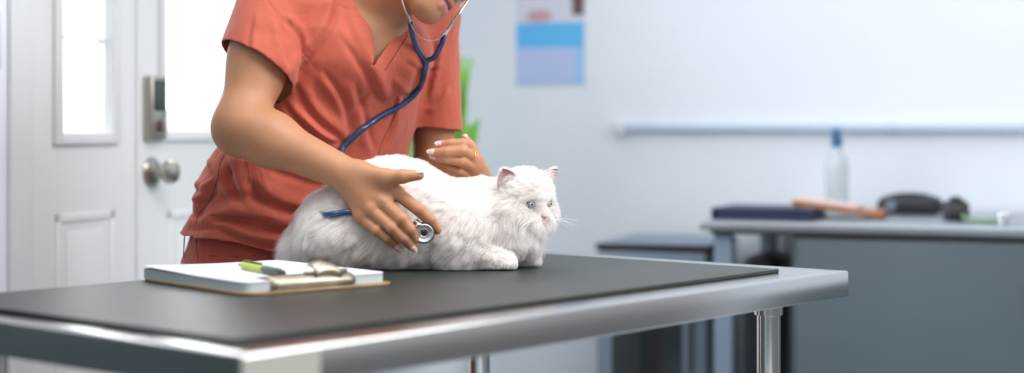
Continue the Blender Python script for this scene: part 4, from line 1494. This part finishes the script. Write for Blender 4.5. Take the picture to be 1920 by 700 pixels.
main = [(799, 114), (795, 140), (787, 163), (770, 184), (745, 202), (720, 215), (698, 229), (680, 242), (660, 260), (642, 279)]
mp_ = hang(main, tr_ * 1.25)
for i in range(len(mp_)):       # smooth the depth along the hose so that it hangs free
    pass
ys = np.array([q[1] for q in mp_]); ys = np.minimum(ys, np.convolve(np.pad(ys, 2, mode='edge'), np.ones(5) / 5, 'valid') + .002)
mp_ = [P(x, y, Y) for (x, y), Y in zip(main, ys)]
ygj = mp_[0][1]
behind = [P(640, 300, ys[-1] - .02), P(648, 318, 2.80)] + [on_surface([cat_bvh], x, y, -.016) for x, y in ((640, 352), (622, 376))] + [on_surface([cat_bvh], 604, 398, -.008)]
fur_in = [on_surface([cat_bvh], x, y, g) for x, y, g in ((610, 404, .008), (632, 401, .013), (656, 398, .013), (690, 405, .006), (730, 416, .003), (758, 424, .010))] + [P(783, 432, 2.690)]
tubeS('main_hose', catmull(mp_ + behind + fur_in, 10), tr_, M['tube_blue'])
la = [(769, 42), (773, 62), (779, 84), (788, 101), (799, 114)]; rb = [(833, 66), (828, 82), (820, 98), (812, 109), (799, 114)]
la_p = [P(x, y, ygj + dy) for (x, y), dy in zip(la, (-.035, -.028, -.018, -.008, 0))]
rb_p = [P(x, y, ygj + dy) for (x, y), dy in zip(rb, (-.03, -.025, -.015, -.006, 0))]
tubeS('ear_hose', catmull(la_p, 8), .0050, M['tube_blue']); tubeS('ear_hose', catmull(rb_p, 8), .0050, M['tube_blue'])
earR, earL = HD(-.080, .010, -.005), HD(.080, .010, -.005)
m0 = [P(769, 44, la_p[0][1]), P(760, 18, la_p[0][1] - .03), P(751, -12, la_p[0][1] - .06), P(744, -60, min(la_p[0][1], earR[1]) - .06), earR + hl * -.012]
m1 = [P(833, 68, rb_p[0][1]), P(850, 40, rb_p[0][1]), P(867, 16, rb_p[0][1] + .01), P(893, -30, (rb_p[0][1] + earL[1]) / 2 + .02), earL + hl * .014 + hu * -.02, earL + hl * .010]
tubeS('ear_tube', catmull(m0, 8), .0029, M['chrome']); tubeS('ear_tube', catmull(m1, 8), .0029, M['chrome'])
lathe('ear_tip', [(0, -.006), (.004, -.005), (.006, 0), (.005, .005), (.003, .007)], M['black'], st, loc=tuple(earR - SO)); lathe('ear_tip', [(0, -.006), (.004, -.005), (.006, 0), (.005, .005), (.003, .007)], M['black'], st, loc=tuple(earL - SO))
ym = la_p[0][1] - .006
tubeS('tension_spring', catmull([P(764, 32, ym), P(770, 45, ym), P(777, 59, ym), P(790, 71, ym), P(806, 76, ym), P(820, 74, ym), P(830, 66, ym), P(838, 56, ym)], 8), .0011, M['chrome'], seg=8)
# chestpiece
cc_ = P(795, 437, 2.684); cn = nrm((.10, -.95, -.18)); cx_ = nrm(np.cross((0, 0, 1), cn)); cz_ = np.cross(cn, cx_)
CM = np.stack([cx_, cz_, cn], 1)
o = lathe('diaphragm_rim', [(.0, -.006), (.0155, -.006), (.0180, -.004), (.0186, 0), (.0180, .0025), (.0160, .0030), (.0152, -.002), (0, -.002)], M['seal'], st, loc=tuple(cc_ - SO), M=CM, seg=64)
lathe('bell', [(.0160, .0028), (.0150, .0040), (.0138, .0036), (.0115, .0008), (.0090, .0002), (.0082, .0012), (.0070, .0014), (.0058, .0004)], M['bell'], o, loc=tuple(cc_ - SO), M=CM, seg=64, caps=False)
lathe('bell_hole', [(.0058, .0006), (.0040, .0004), (.0038, .0015), (.0022, .0017), (0, .0016)], M['seal'], o, loc=tuple(cc_ - SO), M=CM, seg=48, caps=False)
lathe('bell_centre', [(.0020, .0014), (.0018, .0022), (0, .0024)], M['black'], o, loc=tuple(cc_ - SO), M=CM, seg=24)
tubeS('stem', [cc_ - cn * .003, cc_ + (P(781, 418, 2.684) - cc_) * .9 - cn * .003, P(779, 415, 2.688)], .0052, M['seal'])
tubeS('stem_collar', [P(786, 425, 2.680), P(782, 420, 2.680)], .0066, M['chrome'])


def fur_avoid(q):
    """true where a hair would run inside the hand, the hose or the clothes"""
    out = np.zeros(len(q), bool)
    for lo_ in range(0, len(q), 60000):
        s = q[lo_:lo_ + 60000]; near = (s[:, 0] < P(920, 0, 2.9)[0])
        o = np.zeros(len(s), bool)
        if near.any():
            o[near] = hands_only(s[near]) < -.0012
            pa_ = np.array(fur_in)
            for i in range(1, 2):
                c = Cone(pa_[i], pa_[i + 1], tr_, tr_); o[near] |= c.d(s[near]) < .0002
            c = Ell(cc_, (.019, .008, .019)); o[near] |= c.d(s[near]) < .001
            # nothing in front of the knuckles
            front = (s[near][:, 1] < hand_front(s[near]))
            o[near] |= front
        out[lo_:lo_ + 60000] = o
    return out


_hp = [q for q in body if isinstance(q, (Cone, Ell)) and q.bc[2] < 1.16 and (np.linalg.norm(q.bc - RF['index'][0]) < .20 or np.linalg.norm(q.bc - LF['index'][0]) < .12)]
hands_only = field([q for q in _hp if q.op == 'u'])


def hand_front(s):
    """depth of the hand's near side over the cloth of hair, +inf-safe"""
    y = np.full(len(s), -1e9)
    for k, pts in RF.items():
        for a, b, r in ((pts[0], pts[1], .008), (pts[1], pts[2], .0075), (pts[2], pts[3], .006)):
            d = Cone(np.array((a[0], 0, a[2])), np.array((b[0], 0, b[2])), r, r).d(s * np.array((1, 0, 1)))
            y = np.where(d < 0, np.maximum(y, min(a[1], b[1]) - .001), y)
    d = np.linalg.norm((s - cc_) * np.array((1, 0, 1)), axis=1)
    return np.where(d < .017, cc_[1], y)
make_fur(globals().get('fur_avoid'))
# ================================================================== camera, light
cd = bpy.data.cameras.new('camera'); cam = bpy.data.objects.new('camera', cd); COL.objects.link(cam)
cd.sensor_fit = 'HORIZONTAL'; cd.sensor_width = 36.0; cd.lens = FPX / 1920 * 36
cam.location = (0, 0, CAMZ); cam.rotation_euler = (math.radians(90), 0, 0)
cd.shift_y = -(350 - HYP) / 1920.0
cd.clip_start = .05; cd.clip_end = 60
cd.dof.use_dof = True; cd.dof.focus_distance = 2.80; cd.dof.aperture_fstop = 1.5; cd.dof.aperture_blades = 0
SC.camera = cam
w = bpy.data.worlds.new('world'); SC.world = w; w.use_nodes = True
nt = w.node_tree; bg = nt.nodes['Background']
tc = nt.nodes.new('ShaderNodeTexCoord'); sp = nt.nodes.new('ShaderNodeSeparateXYZ'); nt.links.new(tc.outputs['Generated'], sp.inputs[0])
# bright overcast sky above, dimmer ground; warmest and brightest beyond the glazed door
rp = nt.nodes.new('ShaderNodeValToRGB'); mr = nt.nodes.new('ShaderNodeMapRange')
mr.inputs['From Min'].default_value = -1; mr.inputs['From Max'].default_value = 1
nt.links.new(sp.outputs['Z'], mr.inputs['Value']); nt.links.new(mr.outputs[0], rp.inputs['Fac'])
e = rp.color_ramp.elements
e[0].position = .30; e[0].color = (.16, .18, .20, 1)
e[1].position = .85; e[1].color = (1.06, 1.10, 1.17, 1)
k = e.new(.50); k.color = (.26, .27, .285, 1)
k = e.new(.60); k.color = (.80, .83, .88, 1)
dp = nt.nodes.new('ShaderNodeVectorMath'); dp.operation = 'DOT_PRODUCT'
dp.inputs[1].default_value = tuple(nrm((-.94, .34, .1)))
nt.links.new(tc.outputs['Generated'], dp.inputs[0])
m2 = nt.nodes.new('ShaderNodeMapRange'); m2.interpolation_type = 'SMOOTHSTEP'
m2.inputs['From Min'].default_value = .15; m2.inputs['From Max'].default_value = .6; m2.inputs['To Min'].default_value = 1.0; m2.inputs['To Max'].default_value = 8.0
nt.links.new(dp.outputs['Value'], m2.inputs['Value'])
sc_ = nt.nodes.new('ShaderNodeVectorMath'); sc_.operation = 'SCALE'
nt.links.new(rp.outputs[0], sc_.inputs[0]); nt.links.new(m2.outputs[0], sc_.inputs['Scale'])
nt.links.new(sc_.outputs[0], bg.inputs['Color']); bg.inputs['Strength'].default_value = .78


def area(name, loc, target, sx, sy, power, color=(1, 1, 1), spread=math.pi):
    l = bpy.data.lights.new(name, 'AREA'); l.shape = 'RECTANGLE'; l.size = sx; l.size_y = sy; l.energy = power; l.color = color; l.spread = spread
    o = bpy.data.objects.new(name, l); COL.objects.link(o); o.location = loc
    o.rotation_euler = (Vector(target) - Vector(loc)).to_track_quat('-Z', 'Y').to_euler()
    return o


area('window_daylight', (2.3, 1.9, 2.35), (-.1, 2.9, 1.05), 1.4, 1.2, 17, (.95, .98, 1.0), math.radians(95))
area('ceiling_lamp', (.25, 2.2, 2.55), (-.1, 2.9, 1.0), 1.2, .6, 10, (1.0, .98, .96), math.radians(110))
area('door_daylight', tuple(RW(-.25, -1.3, 1.6)), tuple(RW(2.2, -.6, 1.2)), 1.0, .8, 16, (1.0, .99, .97))
SC.view_settings.view_transform = 'Standard'; SC.view_settings.look = 'None'
SC.view_settings.gamma = 1.0; SC.view_settings.use_curve_mapping = False
SC.view_settings.exposure = 0.0

SC.cycles.max_bounces = 12; SC.cycles.diffuse_bounces = 8; SC.cycles.glossy_bounces = 6; SC.cycles.transmission_bounces = 8
